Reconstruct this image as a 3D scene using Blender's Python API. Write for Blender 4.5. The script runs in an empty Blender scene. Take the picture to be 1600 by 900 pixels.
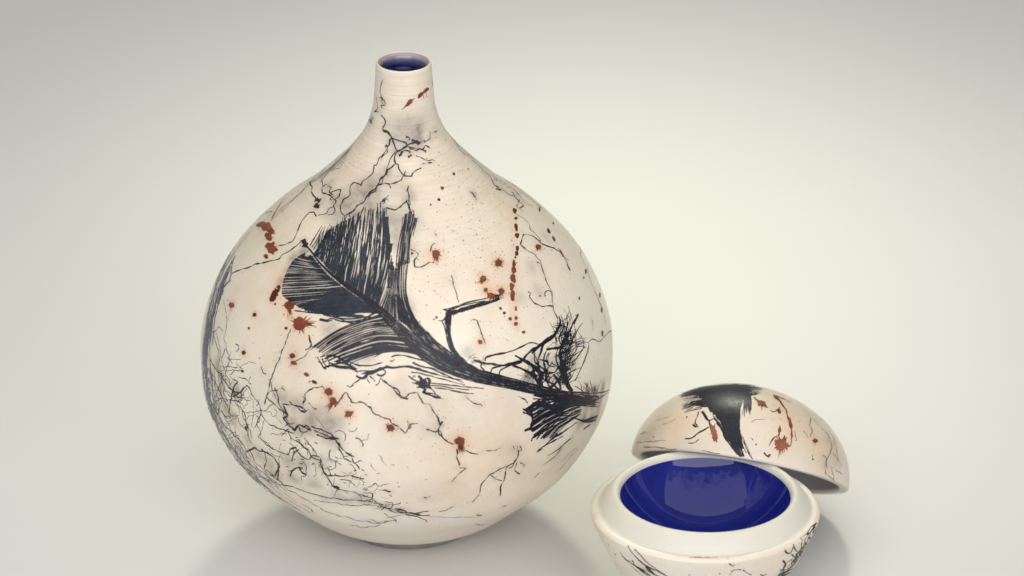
import bpy, math
import numpy as np
from mathutils import Vector, Matrix

S = bpy.context.scene
COL = S.collection
rng = np.random.RandomState(7)

# ------------------------------------------------------------------ camera
FOC = 6500.0                       # focal length in pixels of a 1600 px wide frame
PITCH = math.radians(24.3)
FW = np.array([0, math.cos(PITCH), -math.sin(PITCH)])
RT = np.array([1.0, 0, 0])
UP = np.cross(RT, FW)
CAM = np.array([0.05919692, -2.15044034, 1.11802083])
U = 2.42 / FOC                     # one unit of the drawn profiles, in metres

cam_data = bpy.data.cameras.new('camera')
cam = bpy.data.objects.new('camera', cam_data)
COL.objects.link(cam)
cam.matrix_world = Matrix(((1, UP[0], -FW[0], CAM[0]), (0, UP[1], -FW[1], CAM[1]),
                           (0, UP[2], -FW[2], CAM[2]), (0, 0, 0, 1)))
cam_data.sensor_width = 36
cam_data.lens = FOC / 1600 * 36
cam_data.clip_start = 0.05
cam_data.clip_end = 50
cam_data.dof.use_dof = True
cam_data.dof.focus_distance = 2.315
cam_data.dof.aperture_fstop = 5.0
S.camera = cam

# ------------------------------------------------------------------ light
world = bpy.data.worlds.new('World')
S.world = world
world.use_nodes = True
wt = world.node_tree
wb = wt.nodes['Background']


def wnode(kind, **kw):
    o = wt.nodes.new(kind)
    for k, v in kw.items():
        setattr(o, k, v)
    return o


# open shade: soft cloud overhead, a ragged line of darker surroundings lower down
wdir = wnode('ShaderNodeTexCoord').outputs['Generated']
wsep = wnode('ShaderNodeSeparateXYZ')
wt.links.new(wdir, wsep.inputs[0])
wn1 = wnode('ShaderNodeTexNoise')
wn1.inputs['Scale'].default_value = 3.2
wn1.inputs['Detail'].default_value = 8
wn1.inputs['Roughness'].default_value = 0.65
wt.links.new(wdir, wn1.inputs['Vector'])
wadd = wnode('ShaderNodeMath', operation='MULTIPLY_ADD')
wadd.inputs[1].default_value = 0.55
wt.links.new(wn1.outputs['Fac'], wadd.inputs[0])
wt.links.new(wsep.outputs[2], wadd.inputs[2])
wr = wnode('ShaderNodeValToRGB')
we = wr.color_ramp.elements
we[0].position, we[0].color = 0.0, (0.42, 0.415, 0.385, 1)
we[1].position, we[1].color = 1.0, (0.60, 0.60, 0.58, 1)
for p_, c_ in ((0.80, (0.42, 0.415, 0.385, 1)), (0.84, (0.55, 0.55, 0.53, 1))):
    q_ = we.new(p_)
    q_.color = c_
wt.links.new(wadd.outputs[0], wr.inputs[0])
wt.links.new(wr.outputs[0], wb.inputs[0])
wb.inputs[1].default_value = 0.40


def look_at(o, target):
    o.rotation_euler = (Vector(target) - o.location).to_track_quat('-Z', 'Y').to_euler()


def area_lamp(name, loc, target, sx, sy, power, col):
    l = bpy.data.lights.new(name, 'AREA')
    l.shape = 'RECTANGLE'
    l.size, l.size_y, l.energy, l.color = sx, sy, power, col
    o = bpy.data.objects.new(name, l)
    COL.objects.link(o)
    o.location = loc
    look_at(o, target)
    return o


def spot_lamp(name, loc, target, power, angle, blend, radius, col):
    l = bpy.data.lights.new(name, 'SPOT')
    l.energy, l.color = power, col
    l.spot_size, l.spot_blend, l.shadow_soft_size = math.radians(angle), blend, radius
    o = bpy.data.objects.new(name, l)
    COL.objects.link(o)
    o.location = loc
    look_at(o, target)
    return o


front = area_lamp('sky_stand_in', (0.10, -0.80, 2.15), (0.12, -0.1, 0.08), 4.3, 3.6, 42.0, (1.0, 0.99, 0.90))  # added panel standing in for the cloudy sky that the glaze mirrors
low = area_lamp('added_front_fill', (0.25, -3.8, 2.05), (0.12, 0, 0.10), 6.4, 2.7, 180.0, (0.955, 0.945, 0.985))  # added unseen fill, lifts the vase front and the floor beside it
pool = spot_lamp('added_vignette_spot', (0.20, 2.25, 1.90), (0.10, 0.33, 0.0), 400.0, 14, 1.0, 0.33, (1.0, 1.0, 0.80))  # added spot, its pool of light on the table imitates a vignette


def cloudy(lamp, axis, mul, add):
    """broken cloud on the diffuser, ragged towards its lower edge"""
    t = (lamp.data, setattr(lamp.data, 'use_nodes', True))[0].node_tree
    em = t.nodes['Emission']
    pos = t.nodes.new('ShaderNodeNewGeometry').outputs['Position']
    no = t.nodes.new('ShaderNodeTexNoise')
    no.inputs['Scale'].default_value = 2.6
    no.inputs['Detail'].default_value = 8
    no.inputs['Roughness'].default_value = 0.62
    t.links.new(pos, no.inputs['Vector'])
    sp = t.nodes.new('ShaderNodeSeparateXYZ')
    t.links.new(pos, sp.inputs[0])
    ad = t.nodes.new('ShaderNodeMath')
    ad.operation = 'MULTIPLY_ADD'
    ad.inputs[1].default_value = mul
    ad.inputs[2].default_value = add
    t.links.new(sp.outputs[axis], ad.inputs[0])
    su = t.nodes.new('ShaderNodeMath')
    su.operation = 'ADD'
    t.links.new(ad.outputs[0], su.inputs[0])
    st = t.nodes.new('ShaderNodeMath')
    st.operation = 'MULTIPLY_ADD'
    st.inputs[1].default_value = 2.4
    st.inputs[2].default_value = -0.7
    t.links.new(no.outputs['Fac'], st.inputs[0])
    t.links.new(st.outputs[0], su.inputs[1])
    r = t.nodes.new('ShaderNodeValToRGB')
    e = r.color_ramp.elements
    e[0].position, e[0].color = 0.50, (0.12, 0.12, 0.14, 1)
    e[1].position, e[1].color = 0.62, (0.7, 0.7, 0.7, 1)
    q = e.new(1.0)
    q.color = (1.2, 1.2, 1.2, 1)
    t.links.new(su.outputs[0], r.inputs[0])
    t.links.new(r.outputs[0], em.inputs['Strength'])


cloudy(front, 1, 0.70, 1.00)

S.view_settings.view_transform = 'Standard'
S.view_settings.look = 'None'
S.view_settings.exposure = 0.0
S.view_settings.gamma = 1.0
S.view_settings.use_curve_mapping = False


# ------------------------------------------------------------------ materials
class Nodes:
    def __init__(self, name):
        self.m = bpy.data.materials.new(name)
        self.m.use_nodes = True
        self.t = self.m.node_tree
        self.b = self.t.nodes['Principled BSDF']

    def n(self, kind, **kw):
        o = self.t.nodes.new(kind)
        for k, v in kw.items():
            setattr(o, k, v)
        return o

    def link(self, a, b):
        self.t.links.new(a, b)

    def noise(self, vec, scale, detail=4, rough=0.55):
        o = self.n('ShaderNodeTexNoise')
        o.inputs['Scale'].default_value = scale
        o.inputs['Detail'].default_value = detail
        o.inputs['Roughness'].default_value = rough
        if vec is not None:
            self.link(vec, o.inputs['Vector'])
        return o.outputs['Fac']

    def mapping(self, vec, scale):
        o = self.n('ShaderNodeMapping')
        o.inputs['Scale'].default_value = scale
        self.link(vec, o.inputs['Vector'])
        return o.outputs[0]

    def ramp(self, fac, stops):
        o = self.n('ShaderNodeValToRGB')
        e = o.color_ramp.elements
        while len(e) < len(stops):
            e.new(0.5)
        for q, (p, c) in zip(e, stops):
            q.position = p
            q.color = (c, c, c, 1) if isinstance(c, (int, float)) else (*c, 1)
        self.link(fac, o.inputs[0])
        return o.outputs[0]

    def mix(self, fac, a, b, mode='MIX'):
        o = self.n('ShaderNodeMix', data_type='RGBA', blend_type=mode)
        for i, v in ((0, fac), (6, a), (7, b)):
            if isinstance(v, bpy.types.NodeSocket):
                self.link(v, o.inputs[i])
            elif i == 0:
                o.inputs[0].default_value = v
            else:
                o.inputs[i].default_value = (*v, 1)
        return o.outputs[2]

    def math(self, op, a, b=0.0, clamp=False):
        o = self.n('ShaderNodeMath', operation=op, use_clamp=clamp)
        for i, v in ((0, a), (1, b)):
            if isinstance(v, bpy.types.NodeSocket):
                self.link(v, o.inputs[i])
            else:
                o.inputs[i].default_value = v
        return o.outputs[0]

    def bump(self, h, strength, dist):
        o = self.n('ShaderNodeBump')
        o.inputs['Strength'].default_value = strength
        o.inputs['Distance'].default_value = dist
        self.link(h, o.inputs['Height'])
        self.link(o.outputs[0], self.b.inputs['Normal'])


def clay_material(name, base, rings, ring_top=0.0):
    """Burnished smoke-fired clay: cream body, turning rings, pores, smoke and iron blushes."""
    g = Nodes(name)
    co = g.n('ShaderNodeTexCoord').outputs['Object']
    at = g.n('ShaderNodeVertexColor', layer_name='stain')
    sep = g.n('ShaderNodeSeparateColor')
    g.link(at.outputs[0], sep.inputs[0])
    smoke, warm, pale = sep.outputs[0], sep.outputs[1], sep.outputs[2]
    c1 = tuple(base)
    c2 = tuple(v * w for v, w in zip(base, (0.86, 0.79, 0.71)))
    c3 = tuple(min(1, v * w) for v, w in zip(base, (1.05, 1.06, 1.08)))
    big = g.ramp(g.noise(co, 11, 5, 0.6), [(0.35, 0.0), (0.68, 1.0)])
    col = g.mix(big, c1, c2)
    fine = g.ramp(g.noise(co, 45, 6, 0.7), [(0.42, 0.0), (0.62, 1.0)])
    col = g.mix(g.math('MULTIPLY', fine, 0.45), col, c3)
    # turning rings
    rv = g.mapping(co, (5, 5, 900))
    rn = g.noise(rv, 1.0, 4, 0.6)
    rr = g.ramp(rn, [(0.40, 0.0), (0.60, 1.0)])
    z = g.n('ShaderNodeSeparateXYZ')
    g.link(co, z.inputs[0])
    rr_amt = g.n('ShaderNodeMapRange')
    g.link(z.outputs[2], rr_amt.inputs[0])
    for i, v in enumerate((ring_top * 0.62, ring_top * 0.86, 0.05, 1.0)):
        rr_amt.inputs[i + 1].default_value = v
    ringf = g.math('MULTIPLY', rr, rr_amt.outputs[0]) if ring_top else g.math('MULTIPLY', rr, 0.15)
    col = g.mix(g.math('MULTIPLY', ringf, 0.30 * rings), col, tuple(v * 0.70 for v in c2))
    # iron blush
    wn = g.ramp(g.noise(co, 38, 5, 0.6), [(0.25, 0.45), (0.7, 1.0)])
    col = g.mix(g.math('MULTIPLY', warm, wn, True), col, (0.66, 0.30, 0.13))
    # smoke
    sn = g.ramp(g.noise(co, 75, 7, 0.75), [(0.30, 0.35), (0.70, 1.3)])
    col = g.mix(g.math('MULTIPLY', smoke, sn, True), col, (0.13, 0.105, 0.085))
    col = g.mix(g.math('MULTIPLY', pale, 0.8, True), col, (0.74, 0.70, 0.70))  # paler tone, on the vase underside it stands for bounced light
    # pores and tiny iron flecks
    v = g.n('ShaderNodeTexVoronoi')
    v.inputs['Scale'].default_value = 330
    g.link(co, v.inputs['Vector'])
    fl = g.ramp(v.outputs['Distance'], [(0.0, 1.0), (0.13, 0.8), (0.2, 0.0)])
    where = g.ramp(g.noise(co, 26, 2), [(0.52, 0.0), (0.64, 1.0)])
    col = g.mix(g.math('MULTIPLY', g.math('MULTIPLY', fl, where), 0.6), col, (0.28, 0.14, 0.07))
    g.link(col, g.b.inputs['Base Color'])
    rg = g.ramp(g.noise(co, 30, 4), [(0.3, 0.30), (0.7, 0.46)])
    g.link(rg, g.b.inputs['Roughness'])
    g.b.inputs['Coat Weight'].default_value = 0.25
    g.b.inputs['Coat Roughness'].default_value = 0.22
    g.b.inputs['Subsurface Weight'].default_value = 0.0
    h = g.math('ADD', g.math('MULTIPLY', rn, rr_amt.outputs[0] if ring_top else 0.2),
               g.math('MULTIPLY', g.noise(co, 160, 5, 0.7), 0.35))
    g.bump(h, 0.45, 0.0006)
    return g.m


def ink_material(name, a, b, rough=0.36, wear=0.0, coat=0.3):
    g = Nodes(name)
    co = g.n('ShaderNodeTexCoord').outputs['Object']
    f = g.ramp(g.noise(co, 120, 5, 0.65), [(0.35, 0.0), (0.68, 1.0)])
    g.link(g.mix(f, a, b), g.b.inputs['Base Color'])
    g.b.inputs['Roughness'].default_value = rough
    g.b.inputs['Coat Weight'].default_value = coat
    g.b.inputs['Coat Roughness'].default_value = 0.25
    g.b.inputs['Specular IOR Level'].default_value = 0.35
    if wear:
        w = g.ramp(g.noise(co, 900, 3, 0.7), [(0.36 + 0.0, 1.0 - wear), (0.50, 1.0)])
        g.link(w, g.b.inputs['Alpha'])
    return g.m


M = {}
M['clay'] = clay_material('smoke_fired_clay', (0.84, 0.772, 0.645), 1.0, 764 * U)
M['clay_lid'] = clay_material('smoke_fired_clay_lid', (0.76, 0.685, 0.565), 0.5)
M['clay_small'] = clay_material('smoke_fired_clay_small', (0.83, 0.768, 0.655), 0.5)
M['ink'] = ink_material('carbon_black', (0.004, 0.006, 0.014), (0.009, 0.011, 0.021), 0.42, 0.25, 0.1)
M['ink_blue'] = ink_material('carbon_blue_black', (0.006, 0.010, 0.022), (0.022, 0.030, 0.048), 0.40, 0.30, 0.15)
M['ink_fine'] = ink_material('carbon_hair', (0.016, 0.013, 0.020), (0.045, 0.034, 0.036), 0.5, 0.25, 0.05)
M['ink_faint'] = ink_material('carbon_faint', (0.10, 0.08, 0.08), (0.26, 0.20, 0.18), 0.5, 0.75, 0.1)
M['ink_grey'] = ink_material('carbon_blue_grey', (0.045, 0.055, 0.10), (0.09, 0.10, 0.16), 0.4, 0.45)
M['rust'] = ink_material('iron_red', (0.135, 0.027, 0.012), (0.27, 0.075, 0.030), 0.45, 0.25, 0.15)
M['rust_light'] = ink_material('iron_orange', (0.22, 0.06, 0.028), (0.34, 0.12, 0.06), 0.5, 0.6, 0.1)
M['rust_dark'] = ink_material('iron_dark', (0.075, 0.014, 0.010), (0.15, 0.030, 0.016), 0.4, 0.1, 0.2)


def simple(name, col, rough, coat=0.0, noise_to=None, scale=40, bump=0.0):
    g = Nodes(name)
    co = g.n('ShaderNodeTexCoord').outputs['Object']
    f = g.ramp(g.noise(co, scale, 5, 0.6), [(0.35, 0.0), (0.7, 1.0)])
    g.link(g.mix(f, col, noise_to or tuple(v * 0.9 for v in col)), g.b.inputs['Base Color'])
    g.b.inputs['Roughness'].default_value = rough
    g.b.inputs['Coat Weight'].default_value = coat
    g.b.inputs['Coat Roughness'].default_value = 0.06
    if bump:
        g.bump(g.noise(co, scale * 4, 5, 0.6), 0.5, bump)
    return g.m


M['slip'] = simple('ivory_slip', (0.73, 0.705, 0.615), 0.5, 0.1, (0.68, 0.65, 0.555), 22)
g_ = M['slip'].node_tree          # fine turning grooves in the slip
co_ = g_.nodes.new('ShaderNodeTexCoord').outputs['Object']
le_ = g_.nodes.new('ShaderNodeVectorMath')
le_.operation = 'MULTIPLY'
le_.inputs[1].default_value = (1, 1, 0)
ln_ = g_.nodes.new('ShaderNodeVectorMath')
ln_.operation = 'LENGTH'
no_ = g_.nodes.new('ShaderNodeTexNoise')
no_.noise_dimensions = '1D'
no_.inputs['Scale'].default_value = 900
no_.inputs['Detail'].default_value = 3
bu_ = g_.nodes.new('ShaderNodeBump')
bu_.inputs['Strength'].default_value = 0.35
bu_.inputs['Distance'].default_value = 0.0004
g_.links.new(co_, le_.inputs[0])
g_.links.new(le_.outputs[0], ln_.inputs[0])
g_.links.new(ln_.outputs['Value'], no_.inputs['W'])
g_.links.new(no_.outputs[0], bu_.inputs['Height'])
g_.links.new(bu_.outputs[0], g_.nodes['Principled BSDF'].inputs['Normal'])
M['edge'] = simple('cream_edge', (0.80, 0.74, 0.60), 0.45, 0.2, (0.74, 0.64, 0.46), 40, 0.0002)
M['foot'] = simple('bare_grey_clay', (0.22, 0.21, 0.20), 0.8, 0.0, (0.30, 0.27, 0.25), 90, 0.0003)
M['liner'] = simple('grey_lining', (0.42, 0.41, 0.43), 0.6, 0.0, (0.36, 0.35, 0.38), 60)


def glaze():
    g = Nodes('cobalt_glaze')
    co = g.n('ShaderNodeTexCoord').outputs['Object']
    f = g.ramp(g.noise(co, 30, 4), [(0.35, 0.0), (0.7, 1.0)])
    g.link(g.mix(f, (0.008, 0.013, 0.155), (0.011, 0.018, 0.20)), g.b.inputs['Base Color'])
    g.b.inputs['Roughness'].default_value = 0.025
    g.b.inputs['Coat Weight'].default_value = 0.0
    g.b.inputs['Specular IOR Level'].default_value = 0.42
    g.b.inputs['Coat Roughness'].default_value = 0.12
    g.bump(g.noise(co, 26, 3, 0.5), 0.25, 0.0012)
    return g.m


M['glaze'] = glaze()


def throat():
    """Washy blue and mauve glaze, navy deep down and paler towards the lip."""
    g = Nodes('throat_wash')
    co = g.n('ShaderNodeTexCoord').outputs['Object']
    z = g.n('ShaderNodeSeparateXYZ')
    g.link(co, z.inputs[0])
    mr = g.n('ShaderNodeMapRange')
    g.link(z.outputs[2], mr.inputs[0])
    for i, v in enumerate((738 * U, 763 * U, 0.0, 1.0)):
        mr.inputs[i + 1].default_value = v
    nn = g.noise(g.mapping(co, (40, 40, 500)), 1.0, 4, 0.7)
    f = g.math('ADD', mr.outputs[0], g.math('MULTIPLY', g.math('SUBTRACT', nn, 0.5), 0.7))
    col = g.ramp(f, [(0.0, (0.004, 0.006, 0.05)), (0.30, (0.008, 0.010, 0.10)), (0.45, (0.04, 0.05, 0.12)),
                     (0.72, (0.13, 0.12, 0.20)), (0.95, (0.38, 0.31, 0.35))])
    g.link(col, g.b.inputs['Base Color'])
    g.b.inputs['Roughness'].default_value = 0.25
    g.b.inputs['Coat Weight'].default_value = 0.5
    return g.m


M['throat'] = throat()


def table_mat():
    g = Nodes('white_board')
    co = g.n('ShaderNodeTexCoord').outputs['Object']
    f = g.ramp(g.noise(co, 3, 3), [(0.3, 0.0), (0.7, 1.0)])
    g.link(g.mix(f, (0.70, 0.695, 0.675), (0.685, 0.68, 0.66)), g.b.inputs['Base Color'])
    g.b.inputs['Roughness'].default_value = 0.6
    g.b.inputs['Specular IOR Level'].default_value = 0.25
    g.bump(g.noise(co, 900, 3, 0.6), 0.15, 0.0002)
    return g.m


M['table'] = table_mat()


# ------------------------------------------------------------------ objects
def empty(name, loc, label, cat, quat=None):
    o = bpy.data.objects.new(name, None)
    COL.objects.link(o)
    o.location = loc
    o.empty_display_size = 0.02
    if quat is not None:
        o.rotation_mode = 'QUATERNION'
        o.rotation_quaternion = quat
    o['label'] = label
    o['category'] = cat
    return o


def mesh_obj(name, verts, faces, mat, parent=None, normals=None, label=None, kind=None):
    me = bpy.data.meshes.new(name)
    me.from_pydata([tuple(v) for v in verts], [], faces)
    me.polygons.foreach_set('use_smooth', [True] * len(me.polygons))
    me.materials.append(M[mat])
    me.update()
    if normals is not None:
        me.normals_split_custom_set_from_vertices([tuple(n) for n in normals])
    o = bpy.data.objects.new(name, me)
    COL.objects.link(o)
    if parent:
        o.parent = parent
    if label:
        o['label'] = label
    if kind:
        o['kind'] = kind
    return o


def spline(P, per):
    P = np.asarray(P, float)
    P = np.vstack([2 * P[0] - P[1], P, 2 * P[-1] - P[-2]])
    out = []
    for i in range(1, len(P) - 2):
        t = np.linspace(0, 1, per, endpoint=False)[:, None]
        a, b, c, d = P[i - 1], P[i], P[i + 1], P[i + 2]
        out.append(.5 * ((2 * b) + (c - a) * t + (2 * a - 5 * b + 4 * c - d) * t ** 2 + (3 * b - a - 3 * c + d) * t ** 3))
    out.append(P[-2][None])
    return np.vstack(out)


def lathe(name, prof, mat, parent, seg=256, label=None, wob=0.0):
    """prof: (r, z) rows in metres, open polyline turned about z."""
    prof = np.asarray(prof, float)
    th = np.linspace(0, 2 * np.pi, seg, endpoint=False)
    n = len(prof)
    r = prof[:, 0][:, None] * (1 + wob * np.sin(2 * th + 1.1)[None])
    V = np.stack([r * np.cos(th), r * np.sin(th), np.repeat(prof[:, 1][:, None], seg, 1)], -1).reshape(-1, 3)
    i = np.arange(n - 1)[:, None] * seg
    j = np.arange(seg)[None]
    k = (j + 1) % seg
    F = np.stack([i + j, i + k, i + seg + k, i + seg + j], -1).reshape(-1, 4)
    o = mesh_obj(name, V, F.tolist(), mat, parent, label=label)
    return o, V


# surfaces that marks are laid on -------------------------------------------------
class Surface:
    def __init__(self, root, origin, rot, F, grad, t0, t1):
        self.root, self.o, self.R, self.F, self.grad, self.t0, self.t1 = root, np.array(origin), np.array(rot), F, grad, t0, t1

    def hit(self, px):
        """nearest point of the surface seen at photo position px, in the thing's own frame"""
        px = np.asarray(px, float)
        d = FW + RT * ((px[:, 0] - 800) / FOC)[:, None] + UP * ((450 - px[:, 1]) / FOC)[:, None]
        d = d @ self.R                       # columns of R: local axes in world
        c = (CAM - self.o) @ self.R
        ts = np.linspace(self.t0, self.t1, 150)
        P = c[None, None] + d[:, None] * ts[None, :, None]
        f = self.F(P)
        inside = f < 0
        ok = inside.any(1)
        k = np.argmax(inside, 1)
        k = np.clip(k, 1, None)
        a, b = ts[k - 1].copy(), ts[k].copy()
        for _ in range(18):
            m = (a + b) / 2
            ins = self.F(c + d * m[:, None]) < 0
            b = np.where(ins, m, b)
            a = np.where(ins, a, m)
        Q = c + d * ((a + b) / 2)[:, None]
        N = self.grad(Q)
        N /= np.linalg.norm(N, axis=1)[:, None] + 1e-12
        return Q, N, ok

    def drop(self, Q):
        """push points back on to the surface along the gradient"""
        Q0 = Q
        for _ in range(3):
            g = self.grad(Q)
            Q = Q - g * np.clip(self.F(Q) / ((g ** 2).sum(-1) + 1e-12), -0.004, 0.004)[:, None]
        bad = np.linalg.norm(Q - Q0, axis=1) > 0.003
        Q = np.where(bad[:, None], Q0, Q)
        N = self.grad(Q)
        return Q, N / (np.linalg.norm(N, axis=1)[:, None] + 1e-12)


def resample(P, step):
    d = np.linalg.norm(np.diff(P, axis=0), axis=1)
    s = np.concatenate([[0], np.cumsum(d)])
    n = max(3, int(s[-1] / step) + 1)
    t = np.linspace(0, s[-1], n)
    return np.stack([np.interp(t, s, P[:, 0]), np.interp(t, s, P[:, 1])], 1)


def smooth_noise(n, every):
    k = max(2, int(n / every) + 2)
    return np.interp(np.linspace(0, k - 1, n), np.arange(k), rng.randn(k))


# zoom windows of the photograph used while measuring: x0, y0, scale
WIN = dict(A=(420, 280, 3.75), B=(460, 460, 4.5), C=(680, 440, 4.5), D=(720, 560, 4.5), E=(460, 180, 5.625),
           F=(980, 580, 4.286), G=(910, 790, 4.103), H=(310, 560, 3.462), I=(600, 250, 3.0), J=(300, 480, 2.308),
           K=(600, 480, 2.308), L=(300, 200, 2.8125), M=(540, 60, 4.09), N=(340, 200, 3.75), O=(660, 160, 3.0),
           Q=(500, 740, 5.0), T=(300, 600, 4.5), V=(800, 600, 4.5), P=(0, 0, 1.0))


def px(win, pts):
    x0, y0, s = WIN[win]
    return np.asarray(pts, float) / s + np.array([x0, y0])


class Marks:
    """Collects ribbons and blots laid a hair's breadth proud of one surface."""
    def __init__(self, surf, lift=0.00006):
        self.s, self.lift = surf, lift
        self.V, self.N, self.F, self.n = [], [], [], 0

    def _add(self, V, N, F):
        self.V.append(V)
        self.N.append(N)
        self.F += [tuple(i + self.n for i in f) for f in F]
        self.n += len(V)

    def ribbon(self, pts, w, rough=0.0, smooth=True, step=2.0, crinkle=0.0, wv=0.25):
        """pts in photo px, w: width in px (number, or list spread along the line)"""
        P = np.asarray(pts, float)
        if len(P) < 2:
            return
        if smooth and len(P) > 2:
            P = spline(P, 8)
        P = resample(P, step)
        n = len(P)
        if crinkle:
            t = np.gradient(P, axis=0)
            t /= np.linalg.norm(t, axis=1)[:, None] + 1e-9
            nn = np.stack([-t[:, 1], t[:, 0]], 1)
            off = smooth_noise(n, 2.2) * crinkle * 0.55 + smooth_noise(n, 6) * crinkle
            off[0] = off[-1] = 0
            P = P + nn * off[:, None]
        W = np.interp(np.linspace(0, 1, n), np.linspace(0, 1, len(w)), w) if np.ndim(w) else np.full(n, float(w))
        W = W * np.clip(1 + smooth_noise(n, 3) * wv, 0.35, 1.9)
        Q, N, ok = self.s.hit(P)
        self.strip(Q, N, ok, W * U * 0.97)

    def strip(self, Q, N, ok, W):
        n = len(Q)
        ok = ok & (self.s.F(Q - N * 0.0004) < 0)
        Qs = Q.copy()
        good = np.where(ok)[0]
        if len(good) < 2:
            return
        for i in range(n):
            if not ok[i]:
                Qs[i] = Q[good[np.argmin(abs(good - i))]]
        T = np.gradient(Qs, axis=0)
        Q = Qs
        B = np.cross(N, T)
        B /= np.linalg.norm(B, axis=1)[:, None] + 1e-12
        jump = np.linalg.norm(np.diff(Q, axis=0), axis=1)
        L, NL = self.s.drop(Q + B * W[:, None] / 2)
        R_, NR = self.s.drop(Q - B * W[:, None] / 2)
        V = np.empty((2 * n, 3))
        NN = np.empty((2 * n, 3))
        V[0::2] = L + NL * self.lift
        V[1::2] = R_ + NR * self.lift
        NN[0::2], NN[1::2] = NL, NR
        F = [(2 * i, 2 * i + 1, 2 * i + 3, 2 * i + 2) for i in range(n - 1) if ok[i] and ok[i + 1] and jump[i] < 0.02]
        if F:
            self._add(V, NN, F)

    def bundle(self, rows, n, w=1.0, end=(1.0, 1.0), gaps=0.3, step=2.2, jit=0.15, fray=0.0, wiggle=0.0):
        """rows: guide polylines, each from root to tip across the fan (same count of rows per station).
        rows[k] is a list of points, the k-th station (root .. tip); fans are read across."""
        st = [spline(np.asarray(r, float), 10) if len(r) > 2 else np.asarray(r, float) for r in rows]
        def at(k, t):
            s = st[k]
            x = t * (len(s) - 1)
            i = min(int(x), len(s) - 2)
            return s[i] + (s[i + 1] - s[i]) * (x - i)
        for q in range(n):
            t = (q + 0.5 + rng.uniform(-jit, jit)) / n
            t = min(max(t, 0), 1)
            pts = np.array([at(k, t) for k in range(len(st))])
            dt = 0.5 / n
            a = np.array([at(k, max(t - dt, 0)) for k in range(len(st))])
            b = np.array([at(k, min(t + dt, 1)) for k in range(len(st))])
            sp = np.linalg.norm(a - b, axis=1)           # local spacing
            C = spline(pts, 10)
            spc = np.interp(np.linspace(0, 1, len(C)), np.linspace(0, 1, len(sp)), sp)
            if fray:
                C = C[:max(4, int(len(C) * (1 - abs(rng.randn()) * fray)))]
                spc = spc[:len(C)]
            d = np.linalg.norm(np.diff(C, axis=0), axis=1)
            m = max(4, int(d.sum() / step))
            sC = np.concatenate([[0], np.cumsum(d)])
            tt = np.linspace(0, sC[-1], m)
            P = np.stack([np.interp(tt, sC, C[:, 0]), np.interp(tt, sC, C[:, 1])], 1)
            W = np.interp(tt, sC, spc)
            e = np.interp(np.linspace(0, 1, m), np.linspace(0, 1, len(end)), end)
            g = 1 - gaps * np.clip(smooth_noise(m, 11) * 0.95 + smooth_noise(m, 2.5) * 0.25 + 0.25, -0.4, 1.6)
            W = np.clip(W * w * e * g, 0.3, 9)
            if wiggle:
                P = P + np.stack([smooth_noise(m, 5), smooth_noise(m, 5)], 1) * wiggle
            Q, N, ok = self.s.hit(P)
            self.strip(Q, N, ok, W * U)

    def blot(self, c, r, lobes=0.25, stretch=1.0, ang=0.0, rays=0, ray_len=1.6, drip=None):
        """uneven spot in photo px around c; rays: thin splashes round it"""
        k = 22 if r > 2.5 else 12
        th = np.linspace(0, 2 * np.pi, k, endpoint=False)
        rad = r * (1 + lobes * 0.5 * smooth_noise(k, 1.5))
        rad = np.clip(rad, r * 0.55, r * 1.6)
        ca, sa = math.cos(ang), math.sin(ang)
        rings = []
        for f in (0.5, 1.0):
            x, y = np.cos(th) * rad * f * stretch, np.sin(th) * rad * f
            rings.append(np.stack([c[0] + x * ca - y * sa, c[1] + x * sa + y * ca], 1))
        P = np.vstack([[c], rings[0], rings[1]])
        Q, N, ok = self.s.hit(P)
        if not ok.all():
            return
        F = [(0, 1 + (i + 1) % k, 1 + i) for i in range(k)]
        F += [(1 + i, 1 + (i + 1) % k, 1 + k + (i + 1) % k, 1 + k + i) for i in range(k)]
        self._add(Q + N * self.lift * 1.15, N, F)
        for _ in range(rays):
            a = rng.uniform(0, 2 * np.pi)
            L = r * rng.uniform(1.15, ray_len)
            dx = np.array([math.cos(a), math.sin(a)])
            if drip is not None and rng.rand() < 0.6:
                dx = np.array(drip, float) + rng.randn(2) * 0.25
                L *= 1.25
            b = np.array(c) + dx * L
            self.ribbon([np.array(c) + dx * r * 0.6, (np.array(c) + b) / 2 + rng.randn(2) * r * 0.06, b],
                        [r * 0.30, max(r * 0.13, .45), .4], step=1.2)

    def make(self, name, mat, label=None, kind=None, parent=None):
        if not self.n:
            return None
        return mesh_obj(name, np.vstack(self.V), self.F, mat, parent or self.s.root, np.vstack(self.N), label, kind)


def stains(obj, V, surf, blobs):
    """soft smoke / iron blush / pale tone: blobs of (channel, px point, radius px, strength)"""
    a = obj.data.color_attributes.new('stain', 'FLOAT_COLOR', 'POINT')
    out = np.zeros((len(V), 4))
    out[:, 3] = 1
    P = np.array([b[1] for b in blobs], float)
    Q, N, ok = surf.hit(P)
    for (ch, _, r, s), q, k in zip(blobs, Q, ok):
        if not k:
            continue
        d2 = ((V - q) ** 2).sum(1) / (r * U) ** 2
        m = d2 < 9
        v = s * np.exp(-d2[m])
        out[m, ch] = 1 - (1 - out[m, ch]) * (1 - v)
    a.data.foreach_set('color', out.ravel())

# ------------------------------------------------------------------ tabletop
tb = []
nx = 40
for j in range(nx + 1):
    for i in range(nx + 1):
        tb.append((-4 + 8 * i / nx, -3.5 + 8.5 * j / nx, 0.0))
tf = [(j * (nx + 1) + i, j * (nx + 1) + i + 1, (j + 1) * (nx + 1) + i + 1, (j + 1) * (nx + 1) + i)
      for j in range(nx) for i in range(nx)]
table = mesh_obj('tabletop', tb, tf, 'table', kind='structure')

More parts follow.
